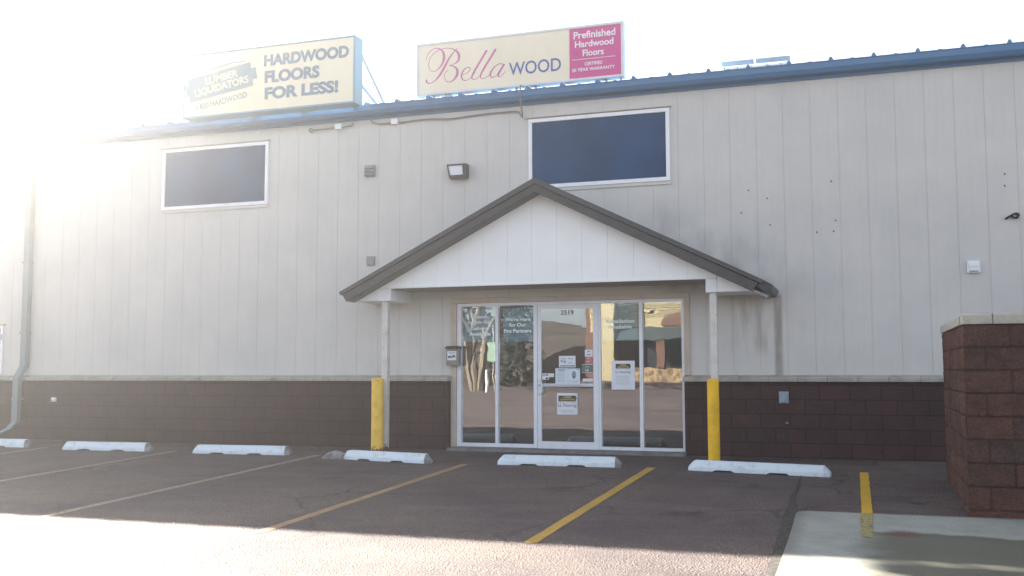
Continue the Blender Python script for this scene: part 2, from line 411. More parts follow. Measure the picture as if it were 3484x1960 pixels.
M['dry_grass'] = worn('dry_grass_bank', (.07, .052, .035), (.035, .03, .022), 1.2, .95, bs=.3, bscale=8)
M['green_sign'] = worn('green_sign_face', (.22, .32, .24), (.18, .27, .2), 5, .5, bs=0)
M['orange_post'] = worn('orange_post', (.70, .35, .07), (.60, .30, .06), 5, .5, bs=0)

# ------------------------------------------------------------------ mesh helpers
class MB:
    def __init__(s): s.v = []; s.f = []
    def add(s, vs, fs):
        o = len(s.v); s.v += [tuple(v) for v in vs]; s.f += [tuple(i+o for i in f) for f in fs]
        return s
    def box(s, x0, x1, y0, y1, z0, z1):
        return s.add([(x0, y0, z0), (x1, y0, z0), (x1, y1, z0), (x0, y1, z0), (x0, y0, z1), (x1, y0, z1), (x1, y1, z1), (x0, y1, z1)],
                     [(0, 3, 2, 1), (4, 5, 6, 7), (0, 1, 5, 4), (1, 2, 6, 5), (2, 3, 7, 6), (3, 0, 4, 7)])
    def prism(s, pts, y0, y1):            # polygon in xz (counter-clockwise from the front), y0 front
        n = len(pts)
        vs = [(x, y0, z) for x, z in pts] + [(x, y1, z) for x, z in pts]
        fs = [tuple(range(n)), tuple(range(2*n-1, n-1, -1))]
        fs += [(i, i+n, (i+1) % n+n, (i+1) % n) for i in range(n)]
        return s.add(vs, fs)
    def prism_x(s, pts, x0, x1):          # polygon in yz, extruded along x
        n = len(pts)
        vs = [(x0, y, z) for y, z in pts] + [(x1, y, z) for y, z in pts]
        fs = [tuple(range(n)), tuple(range(2*n-1, n-1, -1))]
        fs += [(i, i+n, (i+1) % n+n, (i+1) % n) for i in range(n)]
        return s.add(vs, fs)
    def tube(s, pts, r, n=10, cap=True):
        pts = [Vector(p) for p in pts]
        rs = r if isinstance(r, (list, tuple)) else [r]*len(pts)
        rings = []
        for i, p in enumerate(pts):
            d = (pts[min(i+1, len(pts)-1)]-pts[max(i-1, 0)]).normalized()
            a = d.cross(Vector((0, 0, 1)))
            if a.length < .05: a = Vector((1, 0, 0))
            a.normalize(); b = d.cross(a).normalized()
            rings.append([p+(a*math.cos(t)+b*math.sin(t))*rs[i] for t in [2*math.pi*k/n for k in range(n)]])
        vs = [q for g_ in rings for q in g_]; fs = []
        for i in range(len(rings)-1):
            for k in range(n):
                fs.append((i*n+k, i*n+(k+1) % n, (i+1)*n+(k+1) % n, (i+1)*n+k))
        if cap:
            fs.append(tuple(range(n-1, -1, -1))); fs.append(tuple(range((len(rings)-1)*n, len(rings)*n)))
        return s.add(vs, fs)
    def ribbon(s, pts, y, th=.003):       # calligraphic stroke in the xz plane: (x, z, width)
        P = []
        for i in range(len(pts)-1):       # Catmull-Rom
            p0 = pts[max(i-1, 0)]; p1 = pts[i]; p2 = pts[i+1]; p3 = pts[min(i+2, len(pts)-1)]
            for t in [k/8 for k in range(8)]:
                P.append(tuple(.5*((2*p1[j])+(-p0[j]+p2[j])*t+(2*p0[j]-5*p1[j]+4*p2[j]-p3[j])*t*t+(-p0[j]+3*p1[j]-3*p2[j]+p3[j])*t**3) for j in range(3)))
        P.append(pts[-1]); L = []; Rr = []
        for i, p in enumerate(P):
            a = P[max(i-1, 0)]; b = P[min(i+1, len(P)-1)]
            dx, dz = b[0]-a[0], b[1]-a[1]; l = math.hypot(dx, dz) or 1
            nx, nz = -dz/l, dx/l; w_ = max(p[2], .004)/2
            L.append((p[0]+nx*w_, p[1]+nz*w_)); Rr.append((p[0]-nx*w_, p[1]-nz*w_))
        n = len(P)
        vs = [(x, y, z) for x, z in L]+[(x, y, z) for x, z in Rr]+[(x, y+th, z) for x, z in L]+[(x, y+th, z) for x, z in Rr]
        fs = []
        for i in range(n-1):
            fs += [(i, n+i, n+i+1, i+1), (2*n+i, 2*n+i+1, 3*n+i+1, 3*n+i), (i, i+1, 2*n+i+1, 2*n+i), (n+i, 3*n+i, 3*n+i+1, n+i+1)]
        return s.add(vs, fs)
    def build(s, name, mat, parent=None, bevel=0, smooth=False, loc=None):
        me = bpy.data.meshes.new(name)
        me.from_pydata(s.v, [], s.f); me.validate(); me.update()
        import bmesh
        bm = bmesh.new(); bm.from_mesh(me); bmesh.ops.recalc_face_normals(bm, faces=bm.faces); bm.to_mesh(me); bm.free()
        me.materials.append(mat)
        if smooth:
            for p in me.polygons: p.use_smooth = True
        o = bpy.data.objects.new(name, me); col.objects.link(o)
        if parent is not None:
            o.parent = parent
            if parent.type == 'EMPTY': o.location = -wpos(parent)
            else: o.location = (0, 0, 0)
        if bevel:
            b = o.modifiers.new('bevel', 'BEVEL'); b.width = bevel; b.segments = 2; b.limit_method = 'ANGLE'; b.angle_limit = R(40)
        return o
def wpos(o): return Vector(o.location)
def thing(name, loc, label, cat, group=None):
    o = bpy.data.objects.new(name, None); col.objects.link(o); o.location = loc; o.empty_display_size = .2
    return tag(o, label, cat, group)
def tag(o, label, cat, group=None):
    o['label'] = label; o['category'] = cat
    if group: o['group'] = group
    return o
def struct(o, kind='structure'):
    o['kind'] = kind; return o
# parts of parts are modelled in world space too: their parent mesh sits at the inverse of the thing's offset
def text(name, body, x0, x1, z0, z1, y, mat, parent, bold=0.0, th=.002, slope=0.0, shear=0.0, rot=0.0, sp=1.0, align='CENTER', line=1.0):
    cu = bpy.data.curves.new(name, 'FONT'); cu.body = body; cu.align_x = align
    cu.offset = bold; cu.shear = shear; cu.space_character = sp; cu.space_line = line; cu.resolution_u = 6
    to = bpy.data.objects.new(name+'_tmp', cu); col.objects.link(to)
    dg = bpy.context.evaluated_depsgraph_get()
    me = bpy.data.meshes.new_from_object(to.evaluated_get(dg))
    bpy.data.objects.remove(to); bpy.data.curves.remove(cu)
    xs = [v.co.x for v in me.vertices]; ys = [v.co.y for v in me.vertices]
    a, b, c, d = min(xs), max(xs), min(ys), max(ys)
    cx, cz = (x0+x1)/2, (z0+z1)/2
    b_ = MB()
    vs = []
    for v in me.vertices:
        x = x0+(v.co.x-a)/(b-a)*(x1-x0)-cx; z = z0+(v.co.y-c)/(d-c)*(z1-z0)-cz + slope*((v.co.x-a)/(b-a)-.5)*(x1-x0)
        ca, sa = math.cos(rot), math.sin(rot)
        vs.append((cx+x*ca-z*sa, y, cz+x*sa+z*ca))
    fs = [tuple(p.vertices) for p in me.polygons]
    n = len(vs)
    b_.add(vs+[(x, y+th, z) for x, _, z in vs], fs)
    # side walls so that the letters have thickness
    from collections import Counter
    cnt = Counter()
    for f in fs:
        for i in range(len(f)): cnt[tuple(sorted((f[i], f[(i+1) % len(f)])))] += 1
    b_.f += [(i, j, j+n, i+n) for (i, j), k in cnt.items() if k == 1]
    bpy.data.meshes.remove(me)
    me2 = bpy.data.meshes.new(name); me2.from_pydata(b_.v, [], b_.f); me2.update(); me2.materials.append(mat)
    o = bpy.data.objects.new(name, me2); col.objects.link(o)
    if parent is not None:
        o.parent = parent
        if parent.type == 'EMPTY': o.location = -wpos(parent)
    return o
def gz(y):                                 # height of the ground
    if y >= 0: return 0.0
    if y > -15: return .033*y
    return max(-.495-(-15-y)*.0145, -1.25)

# ------------------------------------------------------------------ ground
b = MB()
ys = [120, 30, 0, -1, -2, -3, -4, -5, -6, -7, -8, -10, -12, -15, -18, -22, -26, -30, -36, -42, -60, -100, -140]
xs = [-140, -60, -30, -15, -10, -5, 0, 5, 10, 15, 30, 60, 140]
vs = [(x, y, gz(y)) for y in ys for x in xs]; nx = len(xs)
b.add(vs, [(j*nx+i, (j+1)*nx+i, (j+1)*nx+i+1, j*nx+i+1) for j in range(len(ys)-1) for i in range(nx-1)])
struct(b.build('parking_lot', M['asphalt']))

def sheet(name, pts, lift, mat, y_samples=None):
    """flat marking laid on the ground; pts = list of (xl, xr, y)"""
    b = MB()
    vs = []
    for xl, xr, y in pts: vs += [(xl, y, gz(y)+lift), (xr, y, gz(y)+lift)]
    b.add(vs, [(2*i, 2*i+2, 2*i+3, 2*i+1) for i in range(len(pts)-1)])
    return b.build(name, mat)
def line(xa, ya, xb, yb, wd, mat, wob=.006):
    pts = []; n = 40
    for i in range(n+1):
        t = i/n; x = xa+(xb-xa)*t; y = ya+(yb-ya)*t
        e = wob*mnoise.noise(Vector((x*3, y*4, 1))); f = wob*mnoise.noise(Vector((x*3, y*4, 9)))
        pts.append((x-wd/2+e, x+wd/2+f, y))
    return struct(sheet('parking_line', pts, .004, mat))
line(-8.06, -1.30, -8.12, -6.8, .10, M['line_white'])
line(-5.53, -1.28, -5.53, -6.8, .10, M['line_white'])
line(-2.99, -1.29, -2.99, -6.95, .11, M['line_white'])
line(-.43, -1.78, -.43, -6.85, .11, M['line_tan'])
line(2.09, -1.60, 2.05, -6.62, .11, M['line_yellow'])
line(4.70, -1.47, 4.715, -4.54, .10, M['line_bright'])

# concrete apron with a rounded corner, standing a little proud of the asphalt
b = MB()
L = [(4.06, -9.5), (4.085, -7.3), (4.09, -6.1), (4.085, -5.2), (4.075, -4.72), (4.10, -4.60), (4.18, -4.555), (4.6, -4.55), (5.6, -4.53), (9, -4.45), (12, -4.40)]
n = len(L)
vs = [(x, y, gz(y)+.018) for x, y in L]+[(12, -9.5, gz(-9.5)+.018)]
vs += [(x, y, z-.1) for x, y, z in vs]
b.add(vs, [tuple(range(n+1))]+[(i, i+1, i+1+n+1, i+n+1) for i in range(n)])
struct(b.build('concrete_apron', M['concrete']))
pts = [(4.655, 4.765, -4.57), (4.65, 4.76, -5.0), (4.66, 4.755, -5.4), (4.665, 4.75, -5.78)]
struct(sheet('parking_line', pts, .022, M['line_ghost']))
# dirt filled joint along the slab
b = MB(); vs = []
J = [(3.985, -1.95, .006), (3.975, -2.5, .012), (3.99, -3.05, .015), (3.97, -3.5, .018), (4.0, -4.14, .035), (4.02, -4.5, .055), (4.035, -5.0, .06), (4.04, -5.5, .065), (4.055, -6.1, .06), (4.06, -7.0, .055), (4.05, -9.4, .05)]
for i in range(len(J)-1):
    for k in range(6):
        t = k/6; x = J[i][0]+(J[i+1][0]-J[i][0])*t+.012*mnoise.noise(Vector((J[i][1]*3+t*4, 2, 3))); y = J[i][1]+(J[i+1][1]-J[i][1])*t
        wd = (J[i][2]+(J[i+1][2]-J[i][2])*t)*(1+.5*mnoise.noise(Vector((i*2+t*7, 5, 1))))
        vs += [(x-wd, y, gz(y)+.005), (x+wd, y, gz(y)+.009)]
b.add(vs, [(2*i, 2*i+2, 2*i+3, 2*i+1) for i in range(len(vs)//2-1)])
struct(b.build('pavement_joint', M['dirt']))
# entrance slab
b = MB(); b.prism_x([(-.30, -.02), (-.295, .022), (-.28, .030), (-.0, .036), (-.0, -.02)], -1.34, 2.31)
struct(b.build('entrance_slab', M['step'], bevel=.004))
# loose grit and leaves gathered at the foot of the block wall
b = MB()
for i in range(230):
    t = random.random()
    x = 5.60-abs(random.gauss(0, .12))-random.random()*.05; y = -4.5+2.6*random.random()
    if random.random() < .35: x = 5.0+random.random()*.55; y = -3.4+random.gauss(0, .35)
    if random.random() < .25: x = 4.04+random.gauss(0, .05); y = -1.9-5.2*random.random()
    r = random.uniform(.004, .013)
    a = random.random()*6.28; c = [(x+r*math.cos(a+k*1.57)*random.uniform(.6, 1.2), y+r*math.sin(a+k*1.57), gz(y)+.004+random.random()*.004) for k in range(4)]
    b.add(c+[(x, y, gz(y)+.004+r*.9)], [(0, 1, 4), (1, 2, 4), (2, 3, 4), (3, 0, 4)])
g_ = b.build('loose_gravel', worn('pale_grit', (.15, .135, .11), (.06, .055, .045), 60, .9, bs=0)); struct(g_, 'stuff')

# ------------------------------------------------------------------ the building
B = thing('commercial_building', (0, 0, 0), 'long grey sided shop building with brown block base and blue metal eave', 'building')
X0, X1 = -16.0, 13.0
OX0, OX1, OZ = -1.29, 2.28, 2.262           # storefront opening
seams = [2.231+.3766*k for k in range(-49, 29)]
edges = sorted([s for s in seams if X0 < s < X1]+[OX0, OX1, X0, X1])
b = MB()
for i in range(len(edges)-1):
    a, c = edges[i], edges[i+1]
    zl = OZ if (a >= OX0-.001 and c <= OX1+.001) else 1.05
    ga = .0018 if a in seams else 0; gc = .0018 if c in seams else 0
    z1 = 5.45
    # panel face with grooves cut at the seams
    b.add([(a+ga, 0, zl), (c-gc, 0, zl), (c-gc, 0, z1), (a+ga, 0, z1)], [(0, 1, 2, 3)])
    if gc: b.add([(c-gc, 0, zl), (c-gc, .0065, zl), (c-gc, .0065, z1), (c-gc, 0, z1)], [(0, 1, 2, 3)]); b.add([(c-gc, .0065, zl), (c+gc, .0065, zl), (c+gc, .0065, z1), (c-gc, .0065, z1)], [(0, 1, 2, 3)]); b.add([(c+gc, .0065, zl), (c+gc, 0, zl), (c+gc, 0, z1), (c+gc, .0065, z1)], [(0, 1, 2, 3)])
b.add([(X0, 0, 0), (X0, 24, 0), (X0, 24, 5.45), (X0, 0, 5.45)], [(0, 1, 2, 3)])
b.add([(X1, 0, 0), (X1, 24, 0), (X1, 24, 5.45), (X1, 0, 5.45)], [(0, 1, 2, 3)])
b.add([(X0, 24, 0), (X1, 24, 0), (X1, 24, 5.45), (X0, 24, 5.45)], [(0, 1, 2, 3)])
b.build('siding_wall', M['siding'], B)
# reveals of the opening and the dim shop behind
b = MB()
b.box(OX0-.02, OX0, .013, .20, 0, OZ); b.box(OX1, OX1+.02, .013, .20, 0, OZ); b.box(OX0-.02, OX1+.02, .013, .2, OZ, OZ+.02)
b.build('opening_reveal', M['casing'], B)
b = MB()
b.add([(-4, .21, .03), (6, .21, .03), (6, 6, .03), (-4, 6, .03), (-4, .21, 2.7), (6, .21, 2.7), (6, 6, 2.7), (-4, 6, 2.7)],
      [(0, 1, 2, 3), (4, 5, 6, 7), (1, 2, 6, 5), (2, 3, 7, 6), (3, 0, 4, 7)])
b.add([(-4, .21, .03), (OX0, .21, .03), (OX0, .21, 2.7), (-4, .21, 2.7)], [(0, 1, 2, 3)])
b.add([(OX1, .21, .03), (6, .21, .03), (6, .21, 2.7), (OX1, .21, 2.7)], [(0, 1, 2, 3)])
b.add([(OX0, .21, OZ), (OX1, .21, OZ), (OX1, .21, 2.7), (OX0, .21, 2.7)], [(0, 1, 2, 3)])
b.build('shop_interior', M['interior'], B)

# wainscot of split block and its cap stones
for (a, c) in ((X0, -1.385), (2.29, X1)):
    b = MB(); b.box(a, c, -.12, -.001, -.3, 1.045); b.build('block_base', M['wainscot'], B)
for (a, c) in ((X0, -1.37), (2.275, X1)):
    b = MB(); x = c if a == X0 else a; k = 0; sgn = -1 if a == X0 else 1
    while (x > a if sgn < 0 else x < c):
        wd = .395+random.uniform(-.006, .006); x2 = x+sgn*wd
        p, q = (x2+.003, x-.003) if sgn < 0 else (x+.003, x2-.003)
        j = random.uniform(-.004, .004)
        b.prism_x([(-.165+j, 1.047), (-.165+j, 1.095), (-.150+j, 1.112), (-.0005, 1.140), (-.0005, 1.047)], p, q)
        x = x2
    b.build('wall_cap', M['cap'], B, bevel=.006)
for a, c in ((X0, -1.385), (2.29, X1)):
    b = MB(); b.box(a, c, -.155, -.002, 1.05, 1.105); b.build('cap_mortar', M['conduit'], B)

# roof sheet with ribs, gutter
ribs = [-9.91-.5407*k for k in range(11, 0, -1)]+[-9.91+.5407*k for k in range(7)]+[-6.666+.55*k for k in range(1, 9)]+[-1.718+.5555*k for k in range(7)]+[2.157+.5665*k for k in range(19)]
prof = [(X0-.1, 0)]
for i, r in enumerate(ribs):
    prof += [(r-.036, 0), (r-.014, .048), (r+.014, .048), (r+.036, 0)]
    if i < len(ribs)-1:
        mid = (r+ribs[i+1])/2
        prof += [(mid-.03, 0), (mid-.022, .009), (mid+.022, .009), (mid+.03, 0)]
prof += [(X1+.1, 0)]
prof = [p for p in prof if X0-.11 <= p[0] <= X1+.11]
b = MB(); n = len(prof)
def rz(y): return 5.535+.075*(y+.21) if y < 12 else 5.535+.075*(12.21)-.075*(y-12)
vs = []
for y in (-.215, 12, 24.2): vs += [(x, y, rz(y)+h) for x, h in prof]
b.add(vs, [(j*n+i, j*n+i+1, (j+1)*n+i+1, (j+1)*n+i) for j in range(2) for i in range(n-1)])
# closed rib ends and thin edge
vs = [(x, -.215, rz(-.215)+h) for x, h in prof]+[(x, -.215, rz(-.215)-.012) for x, h in prof]
b.add(vs, [(i, i+1, n+i+1, n+i) for i in range(n-1)])
b.build('roof', M['blue'], B)
b = MB()
b.prism_x([(-.20, 5.525), (-.215, 5.515), (-.205, 5.44), (-.165, 5.385), (-.03, 5.385), (-.03, 5.52)], X0-.1, X1+.1)
b.build('gutter', M['blue'], B)
b = MB(); b.box(X0, X1, -.028, -.001, 5.335, 5.384); b.build('eave_shadow_strip', M['blue'], B)  # strip added to stand in for the shadow band under the gutter

# downspout with a kick-out at the foot
def rect_pipe(b, pts, wx, wy):
    vs = []
    for x, y, z in pts: vs += [(x-wx/2, y-wy/2, z), (x+wx/2, y-wy/2, z), (x+wx/2, y+wy/2, z), (x-wx/2, y+wy/2, z)]
    n = len(pts)
    b.add(vs, [(4*i+k, 4*i+(k+1) % 4, 4*i+4+(k+1) % 4, 4*i+4+k) for i in range(n-1) for k in range(4)]+[(0, 3, 2, 1), (4*n-4, 4*n-3, 4*n-2, 4*n-1)])
b = MB()
rect_pipe(b, [(-9.74, -.12, 5.40), (-9.76, -.12, 5.28), (-9.79, -.07, 5.12), (-9.79, -.07, 1.32), (-9.80, -.21, 1.10), (-9.80, -.21, .30), (-9.90, -.24, .18), (-10.16, -.30, .07)], .13, .10)
b.build('downspout', M['downspout'], B, bevel=.006)
for z in (4.6, 3.2, 1.9, .7):
    y = -.07 if z > 1.3 else -.21
    b = MB(); b.box(-9.875, -9.725, y-.056, -.001 if z > 1.3 else -.121, z, z+.03)
    b.build('downspout_strap', M['downspout'], B)

# upper windows
def upper_window(x0, x1, z0, z1):
    b = MB(); t = .058
    b.box(x0, x1, -.035, .0-.001, z1-t, z1); b.box(x0, x1, -.035, -.001, z0, z0+t)
    b.box(x0, x0+t, -.034, -.001, z0+t, z1-t); b.box(x1-t, x1, -.034, -.001, z0+t, z1-t)
    f = b.build('window', M['trim_white'], B, bevel=.003)
    b = MB(); b.box(x0+t, x1-t, -.012, -.002, z0+t, z1-t); b.build('pane', M['navy'], f)
    b = MB(); b.prism_x([(-.045, z1+.012), (-.05, z1+.022), (-.002, z1+.032), (-.002, z1+.012)], x0-.06, x1+.03)
    b.build('drip_cap', M['casing'], f)
    b = MB(); b.box(x0-.01, x1+.01, -.022, -.001, z0-.05, z0-.002); b.build('sill', M['siding'], f)
    return f
upper_window(-.088, 2.113, 4.008, 5.105)
upper_window(-6.90, -4.745, 4.035, 5.118)
f = upper_window(-11.3, -10.36, 1.165, 2.063)
b = MB(); b.box(-10.392, -10.372, -.05, -.036, 1.80, 1.90); b.build('latch', M['galv'], f)

# vents in the wall
b = MB(); b.box(-2.908, -2.725, -.05, -.001, 4.385, 4.566)
v1 = b.build('wall_vent', M['vent'], B, bevel=.004)
v1['label'] = 'louvred vent hood with three slats'
b = MB()
for k in range(3): b.prism_x([(-.075, 4.40+k*.055), (-.078, 4.408+k*.055), (-.051, 4.445+k*.055), (-.051, 4.40+k*.055)], -2.90, -2.735)
b.build('louvre', M['vent'], v1)
b = MB(); b.box(-2.866, -2.727, -.03, -.001, 2.92, 3.068)
v2 = b.build('wall_vent', M['vent'], B, bevel=.004); v2['label'] = 'small square vent with closed flap'
b = MB(); b.box(-2.85, -2.745, -.036, -.031, 2.935, 3.05); b.build('flap', M['vent'], v2)
# screw holes left by an old fixture
for (x, z) in [(4.379, 3.857), (3.236, 3.795), (3.497, 3.664), (6.591, 3.817), (6.585, 3.659), (3.129, 3.475), (3.53, 3.28), (4.424, 3.299), (4.167, 3.145), (4.392, 3.147)]:
    b = MB(); b.prism([(x+.0115*math.cos(t), z+.0115*math.sin(t)) for t in [k*math.pi/4 for k in range(8)]], -.004, -.0005)
    b.build('screw_hole', M['lamp_body'], B)

# ---- storefront glazing
b = MB()                                     # beige casing round the opening
b.box(-1.378, OX0, -.03, -.001, 0.0, 2.262); b.box(OX1, 2.362, -.03, -.001, 1.142, 2.262); b.box(-1.378, 2.362, -.032, -.001, 2.262, 2.338)
b.build('storefront_casing', M['casing'], B, bevel=.003)
ZB = .038
b = MB()
b.box(-1.288, 2.278, .0, .09, 2.212, 2.26)
b.box(-1.288, -.028, .002, .09, ZB, .094); b.box(1.03, 2.278, .002, .09, ZB-.01, .078)
b.box(-1.288, -1.217, .001, .09, .094, 2.212); b.box(-.648, -.60, -.004, .09, .094, 2.212); b.box(-.026, .033, -.006, .095, ZB, 2.212)
b.box(.997, 1.03, -.006, .095, ZB, 2.212); b.box(1.612, 1.664, -.004, .09, .078, 2.212); b.box(2.238, 2.278, .001, .09, .078, 2.212)
b.build('storefront_frame', M['alu'], B, bevel=.002)
PANES = [(-1.217, -.648, .094), (-.60, -.026, .094), (1.03, 1.612, .078), (1.664, 2.238, .078)]
pn = []; LEAN = .0115                     # the panes lean out a little
for (a, c, zb) in PANES:
    b = MB(); b.prism_x([(.026-LEAN*(zb-1.1), zb), (.030-LEAN*(zb-1.1), zb), (.030-LEAN*1.112, 2.212), (.026-LEAN*1.112, 2.212)], a, c); pn.append(b.build('shop_window', M['glass'], B))
# the glass door
b = MB()
b.box(.037, .096, -.002, .045, .034, 2.21); b.box(.912, .993, -.002, .045, .034, 2.21)
b.box(.096, .912, -.002, .045, 2.146, 2.21); b.box(.096, .912, -.002, .045, .034, .142)
door = b.build('door', M['alu'], B, bevel=.003)
b = MB(); b.prism_x([(.011+LEAN*.958, .142), (.015+LEAN*.958, .142), (.015-LEAN*1.046, 2.146), (.011-LEAN*1.046, 2.146)], .096, .912); b.build('door_glass', M['glass'], door)
b = MB(); b.tube([(.072, -.002, 1.062), (.075, -.05, 1.062), (.09, -.066, 1.055), (.122, -.07, 1.035), (.127, -.07, .96), (.122, -.07, .875), (.09, -.066, .858), (.075, -.05, .852), (.072, -.002, .852)], .0095, 10)
b.box(.055, .078, -.008, -.003, .835, 1.08)
b.build('door_handle', M['alu'], door, smooth=False)
b = MB(); b.tube([(.067, -.011, .985), (.067, -.0, .985)], .014, 12); b.build('lock', M['galv'], door)
b = MB(); b.box(.10, .908, .028, .05, .965, 1.014); b.build('push_bar', M['alu'], door, bevel=.004)
text('house_number', '2519', .412, .610, 2.052, 2.123, -.006, M['ink'], door, bold=.008)
b = MB(); b.box(.037, .993, -.03, .1, .031, .0335); b.build('threshold', M['galv'], door)
# film banners with lettering on the inside of the glass
def film(p, x0, x1, z0, z1, mat):
    b = MB(); b.box(x0, x1, .0365, .0375, z0, z1); return b.build('window_film', mat, p)
film(pn[0], -1.176, -.66, 1.66, 2.17, M['teal_film']); film(pn[1], -.527, -.044, 1.657, 2.166, M['teal_film']); film(pn[2], 1.06, 1.576, 1.65, 2.196, M['green_print'])
Y = .011
def wt(p, s, x0, x1, z0, z1, mat=None): return text('window_lettering', s, x0, x1, z0, z1, Y, mat or M['film_letters'], p, bold=.022)
wt(pn[0], 'Home', -1.015, -.80, 2.02, 2.077); wt(pn[0], 'or Job-Site', -1.112, -.705, 1.93, 1.988); wt(pn[0], 'Delivery', -1.06, -.752, 1.825, 1.896); wt(pn[0], 'Available', -1.083, -.73, 1.752, 1.811)
wt(pn[1], "We're Here", -.493, -.077, 1.968, 2.029); wt(pn[1], 'for Our', -.423, -.151, 1.884, 1.943); wt(pn[1], 'Pro Partners', -.508, -.063, 1.79, 1.850)
wt(pn[2], 'Installation', 1.113, 1.538, 1.914, 1.972); wt(pn[2], 'Available', 1.15, 1.501, 1.829, 1.886)

# ---- entrance canopy (part of the building, with its own pieces)
YF, YG = -1.05, -.80
AX = .335
b = MB()                                     # gable wall in grooved panels
gx0, gx1, gzb, gap = -2.24, 2.862, 2.482, 3.775
def gtop(x): return gzb+(gap-gzb)*(1-abs(x-AX)/((gx1-gx0)/2+.03))
cuts = sorted([gx0, AX, gx1]+[s-.14 for s in seams if gx0+.02 < s-.14 < gx1-.02])
for i in range(len(cuts)-1):
    a, c = cuts[i], cuts[i+1]
    ga = .0 if a in (gx0, AX) else .0012; gc = .0 if c in (AX, gx1) else .0012
    b.prism([(a+ga, gzb), (c-gc, gzb), (c-gc, max(gtop(c), gzb+.002)), (a+ga, max(gtop(a), gzb+.002))], YG, YG+.012)
b.prism([(gx0+.01, gzb+.001), (gx1-.01, gzb+.001), (AX, gap-.006)], YG+.0125, YG+.03)
porch = b.build('entrance_canopy', M['gable'], B)
b = MB(); b.box(gx0, gx1, YG-.012, YG+.02, gzb-.022, gzb-.001); b.build('gable_trim', M['trim_white'], porch, bevel=.002)
def slope_slab(b, top_in, bot_in, top_out, bot_out, y0, y1): b.prism([top_in, bot_in, bot_out, top_out], y0, y1)
# outer top edge, inner lower edge of the fascia
TL, TR = (-2.745, 2.375), (3.425, 2.345)
AP = (AX, 3.90); th = .135
b = MB()
b.prism([(-2.745, 2.362), (-2.682, 2.264), (AX, 3.779), (AX, 3.888)], YF, YF+.025)
b.prism([(AX, 3.888), (AX, 3.779), (3.365, 2.269), (3.44, 2.365)], YF, YF+.025)
b.build('fascia', M['roof_grey'], porch)
b = MB()
b.prism([(-2.775, 2.374), (-2.765, 2.360), (AX, 3.890), (AX, 3.965), (AX-.03, 3.962), (-2.79, 2.405)], YF-.03, -.002)
b.prism([(3.50, 2.374), (3.51, 2.405), (AX+.03, 3.962), (AX, 3.9655), (AX, 3.8905), (3.49, 2.355)], YF-.031, -.0025)
b.build('canopy_roof', M['roof_grey'], porch)
b = MB()                                     # overhang lining behind the fascia
b.prism([(-2.68, 2.275), (-2.66, 2.262), (AX, 3.775), (AX, 3.80)], YF+.026, YG-.001)
b.prism([(AX, 3.80), (AX, 3.775), (3.35, 2.268), (3.37, 2.28)], YF+.026, YG-.001)
b.build('overhang_lining', M['dark_metal'], porch)
b = MB()
b.prism([(-2.737, 2.283), (-2.273, 2.283), (-2.273, 2.520)], YG, -.003)
b.build('soffit_return', M['trim_white'], porch)
b = MB(); b.prism([(2.868, 2.280), (3.391, 2.280), (2.868, 2.540)], YG, -.003)
b.build('soffit_return', M['trim_white'], porch)
for (a, c) in ((-2.270, -2.058), (2.712, 2.865)):
    b = MB(); b.box(a, c, YG+.002, -.003, 2.276, gzb-.023); b.build('beam', M['trim_white'], porch, bevel=.003)
b = MB(); b.box(-2.057, 2.711, YG+.03, -.003, gzb-.02, gzb-.002); b.build('canopy_ceiling', M['soffit'], porch)
for (x, mt) in ((-2.178, 'rusty_post'), (2.803, 'rusty_post')):
    b = MB(); b.box(x-.048, x+.048, -.75, -.654, gz(-.7)-.02, 2.275); b.build('post', M[mt], porch, bevel=.004)
b = MB()                                     # gutter along the canopy's lower right edge
b.prism([(3.445, 2.375), (3.42, 2.325), (3.54, 2.235), (3.60, 2.25), (3.63, 2.325), (3.62, 2.342), (3.50, 2.41)], YF+.03, -.01)
b.build('canopy_gutter', M['dark_metal'], porch, bevel=.008)
b = MB(); b.prism([(3.375, 2.285), (3.365, 2.262), (3.555, 2.165), (3.575, 2.195)], YF+.028, YF+.06)
b.build('gutter_strap', M['downspout'], porch)

# ------------------------------------------------------------------ rooftop signs
def sign_box(name, loc, label, x0, x1, z0, z1, y0, y1, mat_case, lip=.045):
    t = thing(name, loc, label, 'sign', 'cabinet signs on the roof edge')
    b = MB()
    b.box(x0, x1, y0+.02, y1, z0, z1)
    b.box(x0, x0+lip, y0, y0+.019, z0, z1); b.box(x1-lip, x1, y0, y0+.019, z0, z1)
    b.box(x0+lip, x1-lip, y0, y0+.019, z0, z0+lip); b.box(x0+lip, x1-lip, y0, y0+.019, z1-lip, z1)
    b.build('cabinet', mat_case, t, bevel=.004)
    return t
S1 = sign_box('roof_sign', (-4.43, -.5, 5.47), 'pale yellow roof sign reading HARDWOOD FLOORS FOR LESS!', -6.06, -2.802, 5.468, 6.572, -.62, -.345, M['sign_blue'], .03)
b = MB(); b.box(-6.03, -2.832, -.608, -.6005, 5.498, 6.542); f1 = b.build('sign_face', M['cream1'], S1)
ys_ = -.6115
text('sign_lettering', 'HARDWOOD', -4.485, -2.915, 6.219, 6.418, ys_, M['slate_ink'], f1, bold=.048)
text('sign_lettering', 'FLOORS', -4.465, -3.445, 5.938, 6.146, ys_, M['slate_ink'], f1, bold=.048)
text('sign_lettering', 'FOR LESS!', -4.462, -3.10, 5.660, 5.866, ys_, M['slate_ink'], f1, bold=.048)
